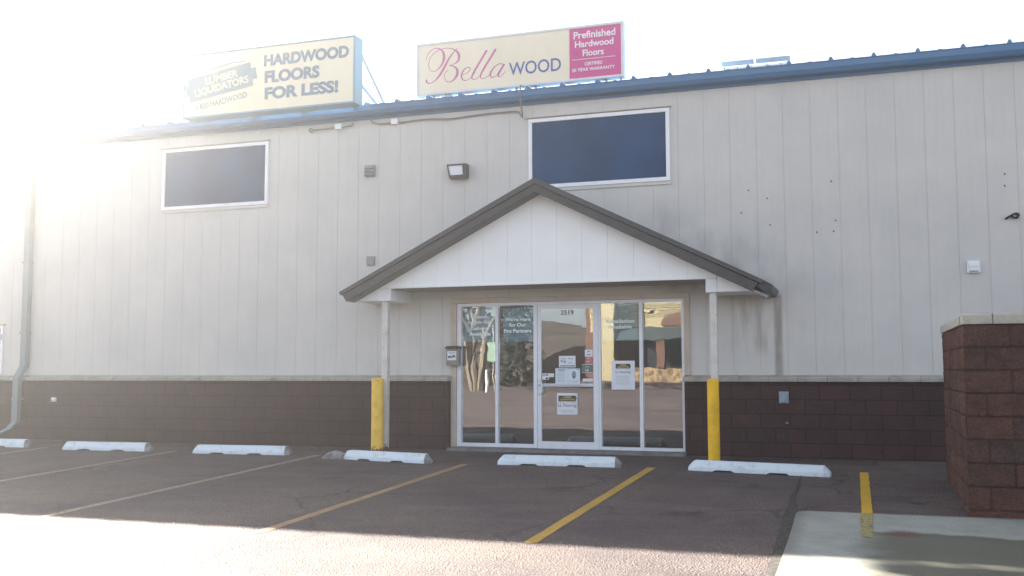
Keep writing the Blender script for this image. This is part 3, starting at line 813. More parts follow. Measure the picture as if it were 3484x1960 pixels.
# board emblem: tilted planks with a short tongue on the right
cx, cz, ra = -5.31, 6.03, R(8.5)
def rotp(pts): return [(cx+u*math.cos(ra)-v_*math.sin(ra), cz+u*math.sin(ra)+v_*math.cos(ra)) for u, v_ in pts]
b = MB(); b.prism(rotp([(-.64, -.20), (.60, -.20), (.60, -.09), (.69, -.09), (.69, .10), (.60, .10), (.60, .21), (-.64, .21), (-.64, .10), (-.70, .10), (-.70, -.09), (-.64, -.09)]), ys_, ys_+.003)
b.prism(rotp([(-.40, .235), (-.1, .265), (.25, .27), (.5, .24), (.5, .255), (.25, .29), (-.1, .285), (-.40, .25)]), ys_, ys_+.003)
b.build('emblem', M['slate_board'], f1)
text('emblem_lettering', 'LUMBER', -5.62, -4.98, 6.055, 6.185, ys_-.003, M['cream1'], f1, bold=.03, rot=ra)
text('emblem_lettering', 'LIQUIDATORS', -5.83, -4.77, 5.88, 6.03, ys_-.003, M['cream1'], f1, bold=.03, rot=ra)
text('emblem_lettering', '1-800-HARDWOOD', -5.80, -4.80, 5.66, 5.76, ys_, M['slate_board'], f1, bold=.01, rot=ra)
for (za, yb, zb2) in ((6.40, .78, 5.61), (5.88, .52, 5.59)):
    for x in (-2.87, -5.95):
        b = MB(); b.tube([(x, -.345, za), (x, yb, zb2)], .028, 8); b.build('brace', M['galv'], S1)
for x in (-5.85, -4.9, -3.95, -3.0):
    b = MB(); b.box(x-.03, x+.03, -.344, .10, 5.49, 5.53); b.box(x-.03, x+.03, .04, .10, 5.50, 5.60); b.build('mounting_bracket', M['galv'], S1)

S2 = sign_box('roof_sign', (-.26, -.1, 5.62), 'cream and crimson roof sign with looping rose script reading Bella WOOD', -1.964, 1.448, 5.623, 6.483, -.10, .055, M['sign_white'], .04)
b = MB(); b.box(-1.924, .598, -.088, -.0805, 5.663, 6.443); f2 = b.build('sign_face', M['cream2'], S2)
b = MB(); b.box(.600, 1.408, -.090, -.0805, 5.663, 6.443); f3 = b.build('sign_face', M['magenta'], S2); f3['label'] = 'crimson panel with white lettering'
yl = -.0915
def zp(px, py):   # digitised stroke point of the script -> metres on the sign face
    u = (px-107)/(2110-107); top = 318+(85-318)*u; bot = 825+(630-825)*u
    return (-1.964+u*3.412, 6.483-(py-top)/(bot-top)*.861)
def stroke(b, pts): b.ribbon([(*zp(x, y), w_*.0017) for x, y, w_ in pts], yl, .003)
b = MB()
stroke(b, [(203, 472, 4), (225, 410, 5), (275, 362, 5), (330, 355, 8), (375, 385, 18), (388, 440, 24), (372, 500, 18), (330, 555, 8), (280, 580, 5), (242, 560, 5), (232, 510, 5), (250, 445, 5), (300, 390, 5), (380, 356, 5), (460, 355, 8), (520, 385, 18), (540, 430, 24), (528, 475, 18), (490, 505, 8), (440, 522, 5)])
stroke(b, [(525, 350, 5), (490, 385, 8), (440, 450, 16), (390, 540, 22), (345, 615, 18), (295, 670, 9), (245, 696, 6), (212, 685, 14), (210, 660, 17)])
stroke(b, [(440, 522, 5), (490, 530, 12), (522, 565, 22), (520, 610, 24), (490, 655, 16), (450, 680, 8), (412, 672, 6), (392, 630, 5), (400, 590, 5), (428, 566, 5)])
stroke(b, [(575, 612, 5), (620, 592, 5), (652, 560, 7), (642, 538, 8), (605, 548, 8), (572, 590, 15), (566, 635, 15), (590, 664, 9), (630, 658, 5), (665, 630, 5), (700, 585, 5)])
stroke(b, [(818, 368, 20), (775, 440, 20), (720, 530, 20), (680, 600, 17), (668, 638, 11), (688, 656, 6), (725, 640, 5), (765, 600, 5)])
stroke(b, [(905, 357, 20), (862, 430, 20), (808, 515, 20), (766, 590, 17), (754, 628, 11), (775, 648, 6), (812, 634, 5), (850, 600, 5)])
stroke(b, [(985, 520, 6), (955, 500, 9), (905, 522, 9), (865, 570, 15), (852, 612, 15), (870, 635, 9), (908, 620, 5), (950, 575, 5)])
stroke(b, [(990, 505, 17), (955, 560, 18), (930, 604, 16), (932, 628, 8), (958, 622, 5), (998, 575, 5)])
b.build('script_lettering', M['pink_ink'], f2)
text('sign_lettering', 'WOOD', -.385, .462, 5.812, 6.018, yl, M['blue_ink'], f2, bold=.008)
yl = -.0935
text('sign_lettering', 'Prefinished', .668, 1.322, 6.278, 6.392, yl, M['white_ink'], f3, bold=.022)
text('sign_lettering', 'Hardwood', .688, 1.292, 6.140, 6.243, yl, M['white_ink'], f3, bold=.022)
text('sign_lettering', 'Floors', .810, 1.142, 5.998, 6.098, yl, M['white_ink'], f3, bold=.022)
b = MB(); b.box(.640, 1.318, yl, yl+.003, 5.950, 5.958); b.build('rule_line', M['white_ink'], f3)
text('sign_lettering', 'CERTIFIED', .838, 1.118, 5.850, 5.903, yl, M['white_ink'], f3, bold=.02)
text('sign_lettering', '50 YEAR WARRANTY', .640, 1.312, 5.766, 5.818, yl, M['white_ink'], f3, bold=.02)
for x in (-1.68, -1.25, -.28, .04, 1.16, 1.39):
    b = MB(); b.box(x-.014, x+.014, -.04, -.01, 5.53, 5.622); b.box(x-.02, x+.02, -.06, .02, 5.528, 5.54); b.build('mounting_leg', M['galv'], S2)
b = MB(); b.box(-1.50, -1.38, -.05, .03, 5.54, 5.622); b.build('power_box', M['sign_white'], S2)

# ------------------------------------------------------------------ fixtures on the wall
# wall pack lamp
t = thing('wall_lamp', (-1.24, 0, 4.35), 'dark bronze box wall lamp with frosted lens beside the right upper window', 'wall lamp')
b = MB(); b.box(-1.395, -1.085, -.035, -.001, 4.245, 4.465); b.build('back_box', M['lamp_body'], t, bevel=.01)
b = MB()
o_ = [(-1.40, -.18, 4.455), (-1.075, -.18, 4.455), (-1.075, -.15, 4.235), (-1.365, -.15, 4.235)]
i_ = [(-1.395, -.035, 4.465), (-1.085, -.035, 4.465), (-1.085, -.035, 4.245), (-1.385, -.035, 4.245)]
n_ = [(-1.375, -.18, 4.430), (-1.135, -.18, 4.430), (-1.135, -.152, 4.285), (-1.35, -.152, 4.285)]
b.add(o_+i_+n_, [(0, 1, 5, 4), (1, 2, 6, 5), (2, 3, 7, 6), (3, 0, 4, 7), (0, 8, 9, 1), (1, 9, 10, 2), (2, 10, 11, 3), (3, 11, 8, 0)])
b.build('housing', M['lamp_body'], t)
b = MB(); b.add([(-1.375, -.168, 4.430), (-1.135, -.168, 4.430), (-1.135, -.142, 4.285), (-1.35, -.142, 4.285)], [(0, 1, 2, 3)])
b.add([(-1.375, -.12, 4.43), (-1.135, -.12, 4.43), (-1.135, -.1, 4.285), (-1.35, -.1, 4.285)], [(0, 1, 2, 3)]); b.build('lens', M['lamp_glass'], t)
# letter drop box
t = thing('mailbox', (-1.31, -.031, 1.29), 'taupe drop box with dark lid and white sticker left of the glass', 'mailbox')
b = MB(); b.box(-1.418, -1.205, -.13, -.034, 1.29, 1.545); b.build('body', M['mail_body'], t, bevel=.006)
b = MB(); b.prism([(-1.432, 1.548), (-1.192, 1.548), (-1.196, 1.588), (-1.225, 1.596), (-1.40, 1.594), (-1.428, 1.575)], -.148, -.034); b.build('lid', M['dark_metal'], t, bevel=.004)
b = MB(); b.box(-1.396, -1.247, -.1325, -.1305, 1.372, 1.512); lb = b.build('sticker', M['paper'], t)
b = MB(); b.box(-1.375, -1.265, -.1345, -.1328, 1.488, 1.493); b.box(-1.375, -1.265, -.1345, -.1328, 1.470, 1.474)
b.prism([(-1.38, 1.402), (-1.262, 1.418), (-1.266, 1.452), (-1.384, 1.438)], -.1345, -.1328)
b.build('sticker_print', M['brown_print'], lb)
text('sticker_lettering', 'LUMBER\nLIQUIDATORS', -1.368, -1.278, 1.412, 1.442, -.1362, M['paper'], lb, th=.0012)
# alarm / light box at the right
t = thing('alarm_box', (6.165, 0, 2.58), 'white rounded square box on the right part of the siding', 'alarm box')
b = MB(); b.box(6.082, 6.248, -.045, -.001, 2.495, 2.665); b.build('housing', M['alu'], t, bevel=.018)
b = MB(); b.box(6.108, 6.222, -.058, -.046, 2.530, 2.635); b.build('cover', M['trim_white'], t, bevel=.006)
b = MB(); b.box(6.108, 6.222, -.060, -.0585, 2.575, 2.579); b.box(6.108, 6.222, -.052, -.046, 2.515, 2.522); b.build('slot', M['conduit'], t)
# outlet cover on the block base
t = thing('outlet_cover', (3.67, -.12, .83), 'grey-blue weatherproof outlet cover on the dark block base', 'outlet')
b = MB(); b.box(3.608, 3.740, -.155, -.121, .748, .912); b.build('back_box', M['grey_box'], t, bevel=.005)
b = MB(); b.box(3.622, 3.715, -.172, -.156, .765, .880); b.build('flap', M['grey_box'], t, bevel=.006)
# spigot and cable
t = thing('spigot', (3.71, -.12, .47), 'small metal pipe stub below the outlet cover', 'pipe stub')
b = MB(); b.tube([(3.712, -.12, .478), (3.712, -.165, .478)], .012, 8); b.tube([(3.695, -.16, .478), (3.728, -.16, .478)], .008, 8); b.build('nozzle', M['galv'], t)
b = MB(); b.tube([(3.708, -.135, .418), (3.706, -.14, .36), (3.700, -.142, .30), (3.693, -.14, .24), (3.688, -.14, .15)], .0105, 8)
tag(b.build('cable', M['black']), 'short black cable hanging down the block base under the pipe stub', 'cable')
# faucet far left
t = thing('faucet_box', (-9.0, -.12, .71), 'small white hose box on the block base near the downspout', 'faucet box')
b = MB(); b.box(-9.07, -8.975, -.16, -.121, .67, .745); b.build('cover', M['trim_white'], t, bevel=.006)
b = MB(); b.tube([(-9.02, -.16, .70), (-9.02, -.19, .69), (-9.02, -.195, .665)], .01, 8); b.build('spout', M['galv'], t)
# cut cable knot at the right edge
b = MB()
k0 = (6.70, 3.255)
b.tube([(6.575, -.03, 3.205), (6.60, -.05, 3.225), (6.625, -.04, 3.24), (6.615, -.03, 3.22)], .014, 7)
for q in range(3):
    pts = [(6.69+(.045-.008*q)*math.cos(a_)*1.2, -.03-.012*q, 3.245+(.034-.006*q)*math.sin(a_)+.008*math.sin(2*a_+q)) for a_ in [k*.55+q for k in range(11)]]
    b.tube(pts, .008, 6)
b.tube([(6.70, -.03, 3.27), (6.72, -.045, 3.25), (6.735, -.03, 3.235)], .012, 6)
b.tube([(6.62, -.01, 3.24), (6.66, -.03, 3.25)], .009, 6)
tag(b.build('cut_cable', M['black']), 'tangled black end of a cut cable sticking out of the siding', 'cable end')
# junction boxes with conduit
t = thing('junction_box', (-3.39, 0, 5.25), 'small white junction box under the eave, nearer the left upper window, on a short conduit', 'junction box', 'junction boxes on conduits under the eave')
b = MB(); b.box(-3.457, -3.335, -.07, -.001, 5.212, 5.302); b.build('box', M['trim_white'], t, bevel=.004)
b = MB(); b.tube([(-3.90, -.01, 5.205), (-3.94, -.04, 5.215), (-3.945, -.045, 5.25), (-3.91, -.05, 5.262), (-3.86, -.045, 5.228), (-3.78, -.035, 5.238), (-3.6, -.03, 5.245), (-3.458, -.03, 5.25)], .0115, 8)
b.tube([(-3.334, -.03, 5.242), (-3.26, -.03, 5.25), (-3.16, -.035, 5.258), (-3.13, -.04, 5.275), (-3.14, -.05, 5.30), (-3.15, -.06, 5.34)], .0115, 8)
b.build('conduit', M['conduit'], t)
t = thing('junction_box', (-2.37, 0, 5.25), 'small white junction box under the eave on the long conduit to the cream sign', 'junction box', 'junction boxes on conduits under the eave')
b = MB(); b.box(-2.431, -2.311, -.07, -.001, 5.212, 5.302); b.build('box', M['trim_white'], t, bevel=.004)
b = MB(); b.tube([(-2.81, -.03, 5.33), (-2.80, -.03, 5.29), (-2.70, -.03, 5.255), (-2.62, -.035, 5.24), (-2.5, -.03, 5.24), (-2.432, -.03, 5.245)], .0115, 8)
b.tube([(-2.31, -.03, 5.235), (-1.99, -.03, 5.249), (-1.76, -.03, 5.252), (-1.49, -.035, 5.229), (-1.33, -.035, 5.225), (-1.10, -.03, 5.241), (-.84, -.03, 5.252), (-.58, -.03, 5.255), (-.325, -.03, 5.253), (-.25, -.035, 5.243), (-.207, -.05, 5.185), (-.175, -.08, 5.135), (-.155, -.12, 5.18), (-.15, -.19, 5.28), (-.15, -.235, 5.38), (-.15, -.24, 5.50), (-.15, -.225, 5.60), (-.15, -.04, 5.618)], .0125, 8)
b.build('conduit', M['conduit'], t)

# ------------------------------------------------------------------ notices on the glass (inside face)
def notice(name, x0, x1, z0, z1, mat, label, cat='notice', y=.003, group='papers taped to the entrance glass'):
    t = thing(name, ((x0+x1)/2, y, z0), label, cat, group)
    b = MB(); b.box(x0, x1, y, y+.0008, z0, z1); s = b.build('sheet', mat, t)
    return t, s
def pr(s, body, x0, x1, z0, z1, mat, y=.001, bold=0, **k): return text('print', body, x0, x1, z0, z1, y, mat, s, bold=bold, th=.001, **k)
def bars(s, rows, mat, y=.001, name='print_line'):
    for x0, x1, z0, z1 in rows:
        b = MB(); b.box(x0, x1, y, y+.001, z0, z1); b.build(name, mat, s)
G = .0255
t, s = notice('hours_sign', .376, .636, 1.258, 1.430, M['paper'], 'framed opening hours card reading 9-6 in the upper middle of the glass door')
pr(s, '9-6', .405, .482, 1.325, 1.365, M['ink'], bold=.02); pr(s, '9-5', .525, .59, 1.375, 1.40, M['ink']); pr(s, '10-5', .525, .59, 1.315, 1.335, M['ink'])
bars(s, [(.41, .49, 1.382, 1.388), (.395, .625, 1.272, 1.285)], M['ink'])
t, s = notice('notice', .319, .515, .999, 1.244, M['paper2'], 'white text notice with blue heading, left one of the pair behind the push bar')
bars(s, [(.355, .48, 1.218, 1.226), (.375, .465, 1.198, 1.206)], M['blue_print']); bars(s, [(.35, .47, 1.17-.022*k, 1.174-.022*k) for k in range(7)], M['grey_ink'])
t, s = notice('notice', .518, .704, .999, 1.240, M['paper2'], 'white notice with a face drawing, right one of the pair behind the push bar')
b = MB(); b.prism([(.610+.034*math.cos(k*.6283), 1.150+.055*math.sin(k*.6283)) for k in range(10)], .001, .0022); b.build('drawing', M['grey_ink'], s)
b = MB(); b.prism([(.580, 1.128), (.640, 1.128), (.632, 1.10), (.61, 1.082), (.588, 1.10)], -.0005, .0007); b.build('drawing', M['green_print'], s)
bars(s, [(.655, .69, 1.222, 1.23)], M['blue_print']); bars(s, [(.54, .68, 1.05, 1.054), (.57, .66, 1.036, 1.04)], M['grey_ink'])
t, s = notice('card_sticker', .109, .297, 1.110, 1.167, M['paper'], 'small white payment cards sticker just right of the door handle', 'sticker')
b = MB(); b.box(.1095, .218, .003, .0038, 1.072, 1.1095); b.build('sheet', M['paper'], t)
bars(s, [(.12, .155, 1.135, 1.15)], M['blue_print']); bars(s, [(.165, .205, 1.13, 1.155)], M['red_print']); bars(s, [(.165, .205, 1.08, 1.10)], M['ink'])
t, s = notice('notice', .783, .901, 1.415, 1.520, M['paper'], 'small white notice at the right edge of the door glass, above the red one')
bars(s, [(.82, .865, 1.487, 1.497), (.81, .88, 1.44, 1.448), (.82, .87, 1.455, 1.458)], M['ink'])
t, s = notice('notice', .796, .901, 1.319, 1.408, M['red_print'], 'small red notice at the right edge of the door glass')
bars(s, [(.81, .86, 1.385, 1.393), (.81, .85, 1.34, 1.35)], M['paper']); bars(s, [(.86, .89, 1.34, 1.37)], M['grey_ink'])
t, s = notice('notice', .735, .903, 1.177, 1.303, M['green_print'], 'grey-green notice with a white number 10 on the door glass')
pr(s, '10', .79, .838, 1.195, 1.232, M['paper'], bold=.02); bars(s, [(.78, .85, 1.26, 1.265), (.735, .903, 1.177, 1.183), (.735, .903, 1.297, 1.303)], M['paper'])
t, s = notice('notice', .745, .903, 1.045, 1.090, M['paper2'], 'blank pale strip of paper just above the right end of the push bar')
t, s = notice('poster', .343, .663, .549, .871, M['paper'], 'white poster with dark banner and LL Flooring print low on the glass door', 'poster')
b = MB(); b.prism([(.366, .746), (.637, .746), (.637, .777), (.648, .777), (.648, .806), (.637, .806), (.637, .833), (.366, .833)], .001, .0022); b.build('banner_print', M['brown_print'], s)
pr(s, 'LUMBER', .435, .573, .797, .822, M['gold'], y=-.001, bold=.02); pr(s, 'LIQUIDATORS', .392, .618, .758, .788, M['gold'], y=-.001, bold=.02)
pr(s, 'is now', .475, .535, .722, .732, M['grey_ink']); bars(s, [(.366, .455, .725, .729), (.553, .637, .725, .729)], M['blue_print'])
pr(s, 'LL Flooring', .362, .645, .650, .712, M['blue_print'], bold=.0)
pr(s, 'Hard Surface Flooring\nfor Every Home', .405, .60, .575, .615, M['grey_ink'])
t, s = notice('poster', 1.186, 1.538, .925, 1.353, M['paper'], 'larger white poster with gold banner in the window right of the door', 'poster', y=.016)
b = MB(); b.prism([(1.25, 1.238), (1.468, 1.238), (1.468, 1.258), (1.478, 1.258), (1.478, 1.285), (1.468, 1.285), (1.468, 1.307), (1.25, 1.307)], .014, .015); b.build('banner_print', M['brown_print'], s)
pr(s, 'LUMBER\nLIQUIDATORS', 1.27, 1.45, 1.244, 1.30, M['gold'], y=.012, bold=.02); pr(s, 'LL Flooring', 1.25, 1.475, 1.165, 1.20, M['blue_print'], y=.014, bold=.01)
bars(s, [(1.25, 1.33, 1.217, 1.22), (1.39, 1.47, 1.217, 1.22)]+[(1.25, 1.46, 1.12-.028*k, 1.124-.028*k) for k in range(5)], M['grey_ink'], y=.014)

# ------------------------------------------------------------------ bollards
def bollard(x, y, top, r, mat, label):
    z = gz(y)
    b = MB()
    prof = [(r, z-.1), (r, top-.03), (r*.985, top-.012), (r*.93, top-.003), (r*.80, top+.003), (r*.5, top+.007), (0.001, top+.008)]
    n = 28; vs = [(x+q*math.cos(2*math.pi*k/n), y+q*math.sin(2*math.pi*k/n), h) for q, h in prof for k in range(n)]
    b.add(vs, [(i*n+k, i*n+(k+1) % n, (i+1)*n+(k+1) % n, (i+1)*n+k) for i in range(len(prof)-1) for k in range(n)])
    o = b.build('bollard', mat, None, smooth=True)
    tag(o, label, 'bollard', 'yellow bollards in front of the canopy posts'); return o
bollard(-2.222, -.88, 1.098, .0915, M['bollard_faded'], 'faded yellow bollard with rust at its foot, left of the entrance')
bollard(2.800, -.88, 1.090, .080, M['bollard_bright'], 'bright yellow bollard right of the entrance')

# ------------------------------------------------------------------ parking stops
def stop(xa, ya, xb, yb, label, left_end='paint', right_end='raw', seed=0, mat=None):
    """front lower edge from (xa, ya) to (xb, yb)"""
    L_ = math.hypot(xb-xa, yb-ya); ang = math.atan2(yb-ya, xb-xa)
    h, dp, e = .128, .155, .075
    b = MB(); N = 44
    sec = []
    rs = random.Random(seed)
    for i in range(N+1):
        u = L_*i/N; en = min(u, L_-u)
        k = min(1, en/e); zt = h*(.42+.58*k); ins = .018*(1-k)
        zb = 0.0
        for a_, c_ in ((.20, .34), (.58, .72)):
            if a_*L_ < u < c_*L_: zb = .020
        j = rs.uniform(-.0008, .0008)
        sec.append([(u, 0+ins+j, zb), (u, .004+ins+j, h*.40 if k == 1 else zt*.5), (u, .036+ins, zt+j), (u, dp-.036-ins, zt+j), (u, dp-ins, zt*.45), (u, dp-ins, 0)])
    def place(p):
        u, v_, z = p
        X = xa+u*math.cos(ang)-v_*math.sin(ang); Yy = ya+u*math.sin(ang)+v_*math.cos(ang)
        return (X, Yy, gz(Yy)+z+.001)
    n = 6
    def part(i0, i1, close0, close1):
        q = MB(); vs = [place(p) for s_ in sec[i0:i1+1] for p in s_]
        fs = [(i*n+k, i*n+(k+1) % n, (i+1)*n+(k+1) % n, (i+1)*n+k) for i in range(i1-i0) for k in range(n)]
        fs.append(tuple(range(n))); fs.append(tuple((i1-i0)*n+k for k in range(n-1, -1, -1)))
        q.add(vs, fs); return q
    c = place((L_/2, dp/2, 0))
    t = thing('parking_stop', c, label, 'parking stop', 'concrete parking stops along the building')
    i0 = 2 if left_end == 'raw' else 0; i1 = N-2 if right_end == 'raw' else N
    part(i0, i1, 1, 1).build('painted_body', mat or M['stop'], t, bevel=.004)
    if i0: part(0, i0, 1, 1).build('bare_end', M['stop_raw'], t)
    if i1 < N: part(i1, N, 1, 1).build('bare_end', M['stop_raw'], t)
    return t
stop(-10.02, -1.44, -8.37, -1.39, 'white parking stop cut off by the left edge of the photo', seed=1)
stop(-7.546, -1.525, -5.90, -1.46, 'white parking stop between the downspout and the left upper window', seed=2)
stop(-5.062, -1.51, -3.415, -1.42, 'clean white parking stop in the bay just left of the stop with a broken end', seed=3)
t3 = stop(-2.385, -1.68, -.945, -1.90, 'white parking stop with a broken bare grey left end, in front of the faded bollard', seed=4)
# the broken grey lump at its left
b = MB(); rs = random.Random(12); vs = []
ns, nr = 12, 9
for i in range(ns+1):
    u = i/ns; x = -2.715+.345*u; yc = -1.585-.05*u
    hh = .118*math.sin(math.pi*min(1, u*1.6+.12)/2)*(1 if u < .8 else 1-(u-.8)*1.5)
    for k in range(nr):
        a_ = math.pi*k/(nr-1); rr = 1+.22*mnoise.noise(Vector((u*5, k*.9, 3.3)))
        vs.append((x+.012*mnoise.noise(Vector((u*7, k, 1))), yc-.085*math.cos(a_)*rr, gz(yc)+max(0, hh*math.sin(a_)**.6*rr)))
b.add(vs, [(i*nr+k, i*nr+k+1, (i+1)*nr+k+1, (i+1)*nr+k) for i in range(ns) for k in range(nr-1)]+[tuple(range(nr)), tuple(ns*nr+k for k in range(nr-1, -1, -1))])
b.build('broken_end', M['stop_raw'], t3)
stop(.012, -1.765, 1.700, -1.70, 'white parking stop directly in front of the glass door', seed=5)
stop(2.584, -1.77, 4.315, -2.02, 'long white parking stop in front of the bright yellow bollard', right_end='paint', seed=6)

# ------------------------------------------------------------------ split block yard wall on the right
W = thing('block_wall', (7.3, -4.4, gz(-4.5)), 'tall red-brown split block yard wall with pale cap at the right edge', 'wall')
def rough_face(b, org, ux, length, z0, z1, course, blk, nrm, off=0.0, seed=0, amp=.016):
    """a face of split blocks: displaced grid with recessed joints; org at (u=0, z=0)"""
    nu = int(length/.012); nz = int((z1-z0)/.012); vs = []; att = []
    for j in range(nz+1):
        z = z0+(z1-z0)*j/nz
        for i in range(nu+1):
            u = length*i/nu
            # courses are counted down from the top
            cz_ = (z1-z)/course; row = int(cz_); fz = cz_-row
            uo = (u+off+(blk/2 if row % 2 else 0))/blk; cb = int(uo); fu = uo-cb
            dz = min(fz, 1-fz)*course; du = min(fu, 1-fu)*blk
            wj = .5+.5*mnoise.noise(Vector((u*11+seed, z*11, 7)))
            jt = min(1, max(0, 1-dz/.014)*(.55+wj)+max(0, 1-du/.012)*(.45+wj))
            rnd = mnoise.noise(Vector((cb*3.7+seed, row*5.3, 2.2)))*.006
            d = amp*(mnoise.noise(Vector((u*9+seed, z*9, 1)))*.7+mnoise.noise(Vector((u*24, z*24, seed)))*.45)+rnd-.016*jt
            att.append((jt, .5+.5*mnoise.noise(Vector((cb*3.7+seed, row*5.3, 8.8)))))
            if i in (0,): d += -.006*abs(mnoise.noise(Vector((z*14, seed, 4))))
            p = Vector(org)+Vector(ux)*u+Vector((0, 0, z-org[2]))+Vector(nrm)*d
            vs.append(p)
    k = nu+1
    base_n = len(b.v)
    b.add(vs, [(j*k+i, j*k+i+1, (j+1)*k+i+1, (j+1)*k+i) for j in range(nz) for i in range(nu)])
    while len(ATT) < base_n: ATT.append((0, .5))
    ATT.extend(att)
ATT = []
def set_att(o):
    me = o.data; at = me.color_attributes.new('joint', 'FLOAT_COLOR', 'POINT')
    while len(ATT) < len(me.vertices): ATT.append((0, .5))
    for i, (a_, c_) in enumerate(ATT[:len(me.vertices)]): at.data[i].color = (a_, c_, 0, 1)
    ATT.clear()
XW, YN, YE, ZT = 5.612, -4.49, -1.9, 1.632
b = MB()
rough_face(b, (XW-.004, YN, 0), (1, 0, 0), 3.6, -.25, ZT, .2135, .43, (0, -1, 0), off=.03, seed=3)
o = b.build('front_face', M['yardblock'], W); set_att(o)
b = MB()
rough_face(b, (XW, YE, 0), (0, -1, 0), YE-YN+.004, -.25, ZT, .2135, .43, (-1, 0, 0), off=.11, seed=8, amp=.022)
b.add([(XW+.0, YE, -.3), (XW+.2, YE, -.3), (XW+.2, YE, ZT), (XW+.0, YE, ZT)], [(0, 1, 2, 3)])
b.box(XW+.03, XW+.2, YN+.2, YE-.001, -.3, ZT-.002); b.box(XW+.03, XW+3.6, YN+.03, YN+.199, -.3, ZT-.002)
o = b.build('return_face', M['yardblock'], W); set_att(o)
b = MB()
x = XW-.012; k = 0
for wd in (.262, .40, .40, .40, .40, .40, .40, .40, .40):
    b.prism_x([(YN-.022, ZT+.002), (YN-.022, ZT+.086), (YN+.02, ZT+.108), (YN+.215, ZT+.112), (YN+.215, ZT+.002)], x+.004, x+wd-.004); x += wd
y = YN+.221
for wd in (.30, .40, .40, .40, .40, .40, .30):
    b.prism([(XW-.018, ZT+.002), (XW-.018, ZT+.080), (XW+.01, ZT+.098), (XW+.215, ZT+.105), (XW+.215, ZT+.002)], y+.003, min(y+wd-.003, YE+.01)); y += wd
    if y > YE: break
b.build('cap_stones', M['cap'], W, bevel=.006)
b = MB(); b.box(XW, XW+3.5, YN-.008, YN+.2, ZT+.003, ZT+.07); b.box(XW-.008, XW+.2, YN+.2, YE, ZT+.003, ZT+.07); b.build('cap_mortar', M['conduit'], W)

# ------------------------------------------------------------------ rooftop things
t = thing('roof_skylight_curb', (3.28, 1.2, rz(1.2)), 'pale metal ridge vent with two tilted panels on the roof right of the cream sign', 'roof vent')
for (a, c) in ((2.76, 3.255), (3.285, 3.80)):
    b = MB(); b.prism_x([(1.05, 6.045), (1.02, 6.035), (1.12, 5.985), (1.14, 5.99)], a, c); b.build('panel', M['sign_white'], t)
b = MB(); b.box(2.80, 3.78, 1.20, 1.215, 5.60, 5.99); b.build('back_sheet', M['sign_white'], t)
for x in (2.80, 3.0, 3.22, 3.45, 3.66, 3.76):
    b = MB(); b.prism([(x-.05, 5.62), (x+.05, 5.62), (x+.004, 5.975), (x-.004, 5.975)], 1.10, 1.13); b.build('bracket', M['galv'], t)
t = thing('flue_stack', (-11.17, 1.5, rz(1.5)), 'capped grey metal flue on the roof at the far left', 'flue')
b = MB(); b.tube([(-11.17, 1.5, rz(1.5)-.05), (-11.17, 1.5, 6.18)], .115, 20); b.build('pipe', M['galv'], t)
b = MB(); b.tube([(-11.17, 1.5, 6.17), (-11.17, 1.5, 6.20), (-11.17, 1.5, 6.26), (-11.17, 1.5, 6.32)], [.13, .175, .175, .12], 20); b.build('cap', M['galv'], t)

# ------------------------------------------------------------------ across the lot: what the shop glass mirrors
def far_box(name, x0, x1, y0, y1, z0, z1, mat, parent=None):
    b = MB(); b.box(x0, x1, y0, y1, z0, z1); return b.build(name, mat, parent)
FB = thing('restaurant_building', (-8, -64, 0), 'tan sided building with brick arch and stone porch wall across the lot', 'building')
far_box('wall', -16, 6, -72, -64, 0, 6.4, M['brick_far'], FB)
for k in range(9): far_box('siding_board', -15.6, 4, -63.995, -63.80, 5.25+.17*k, 5.36+.17*k, M['stucco'], FB)
far_box('porch_wall', -12.5, 4, -62.2, -61.8, 0, 1.45, M['stone_far'], FB)
far_box('porch_opening', -12, 4, -63.99, -63.9, .3, 3.7, M['dark_far'], FB)
b = MB(); b.prism_x([(-64.0, 4.6), (-61.6, 3.7), (-61.6, 3.6), (-64.0, 4.4)], -13, 5); b.build('awning', M['awning_far'], FB)
for x in (-9.6, -4.6): far_box('pillar', x-.3, x+.3, -62.3, -61.7, 1.45, 3.65, M['brick_far'], FB)
far_box('tower', -14.6, -13.4, -63.9, -62.5, 0, 8.2, M['stucco'], FB)
b = MB()
arc = [(-7.6+2.3*math.cos(a_), 4.7+.9*math.sin(a_)) for a_ in [math.pi*k/12 for k in range(13)]]
b.prism(arc, -63.79, -63.7); b.build('arch', M['brick_far'], FB)
far_box('fascia_band', -15.6, 4, -63.99, -63.85, 4.3, 5.2, M['stucco'], FB)
FB.location.z -= 1.45
# cottonwood with pale forked trunk
def limb(b, p, d, l, r, depth, rs):
    q = p+d*l; mid = p+d*l*.5+Vector((rs.uniform(-1, 1), rs.uniform(-1, 1), 0))*l*.05
    b.tube([p, mid, q], [r, r*.85, r*.68], 7 if depth > 2 else 4, cap=False)
    if depth == 0: return
    for k in range(rs.choice((2, 3))):
        nd_ = (d+Vector((rs.uniform(-.8, .8), rs.uniform(-.8, .8), rs.uniform(-.1, .6)))).normalized()
        limb(b, q, nd_, l*rs.uniform(.6, .85), r*.62, depth-1, rs)
T = thing('bare_tree', (-16.2, -40, gz(-40)), 'leafless tree with pale forked trunk across the lot', 'tree')
rs = random.Random(3); b = MB()
for dx in (-.5, -.05, .4): limb(b, Vector((-16.2+dx*.5, -40, gz(-40)-.1)), Vector((dx*.28, .02, 1)).normalized(), 3.0, .26, 4, rs)
b.build('trunk', M['bark'], T)
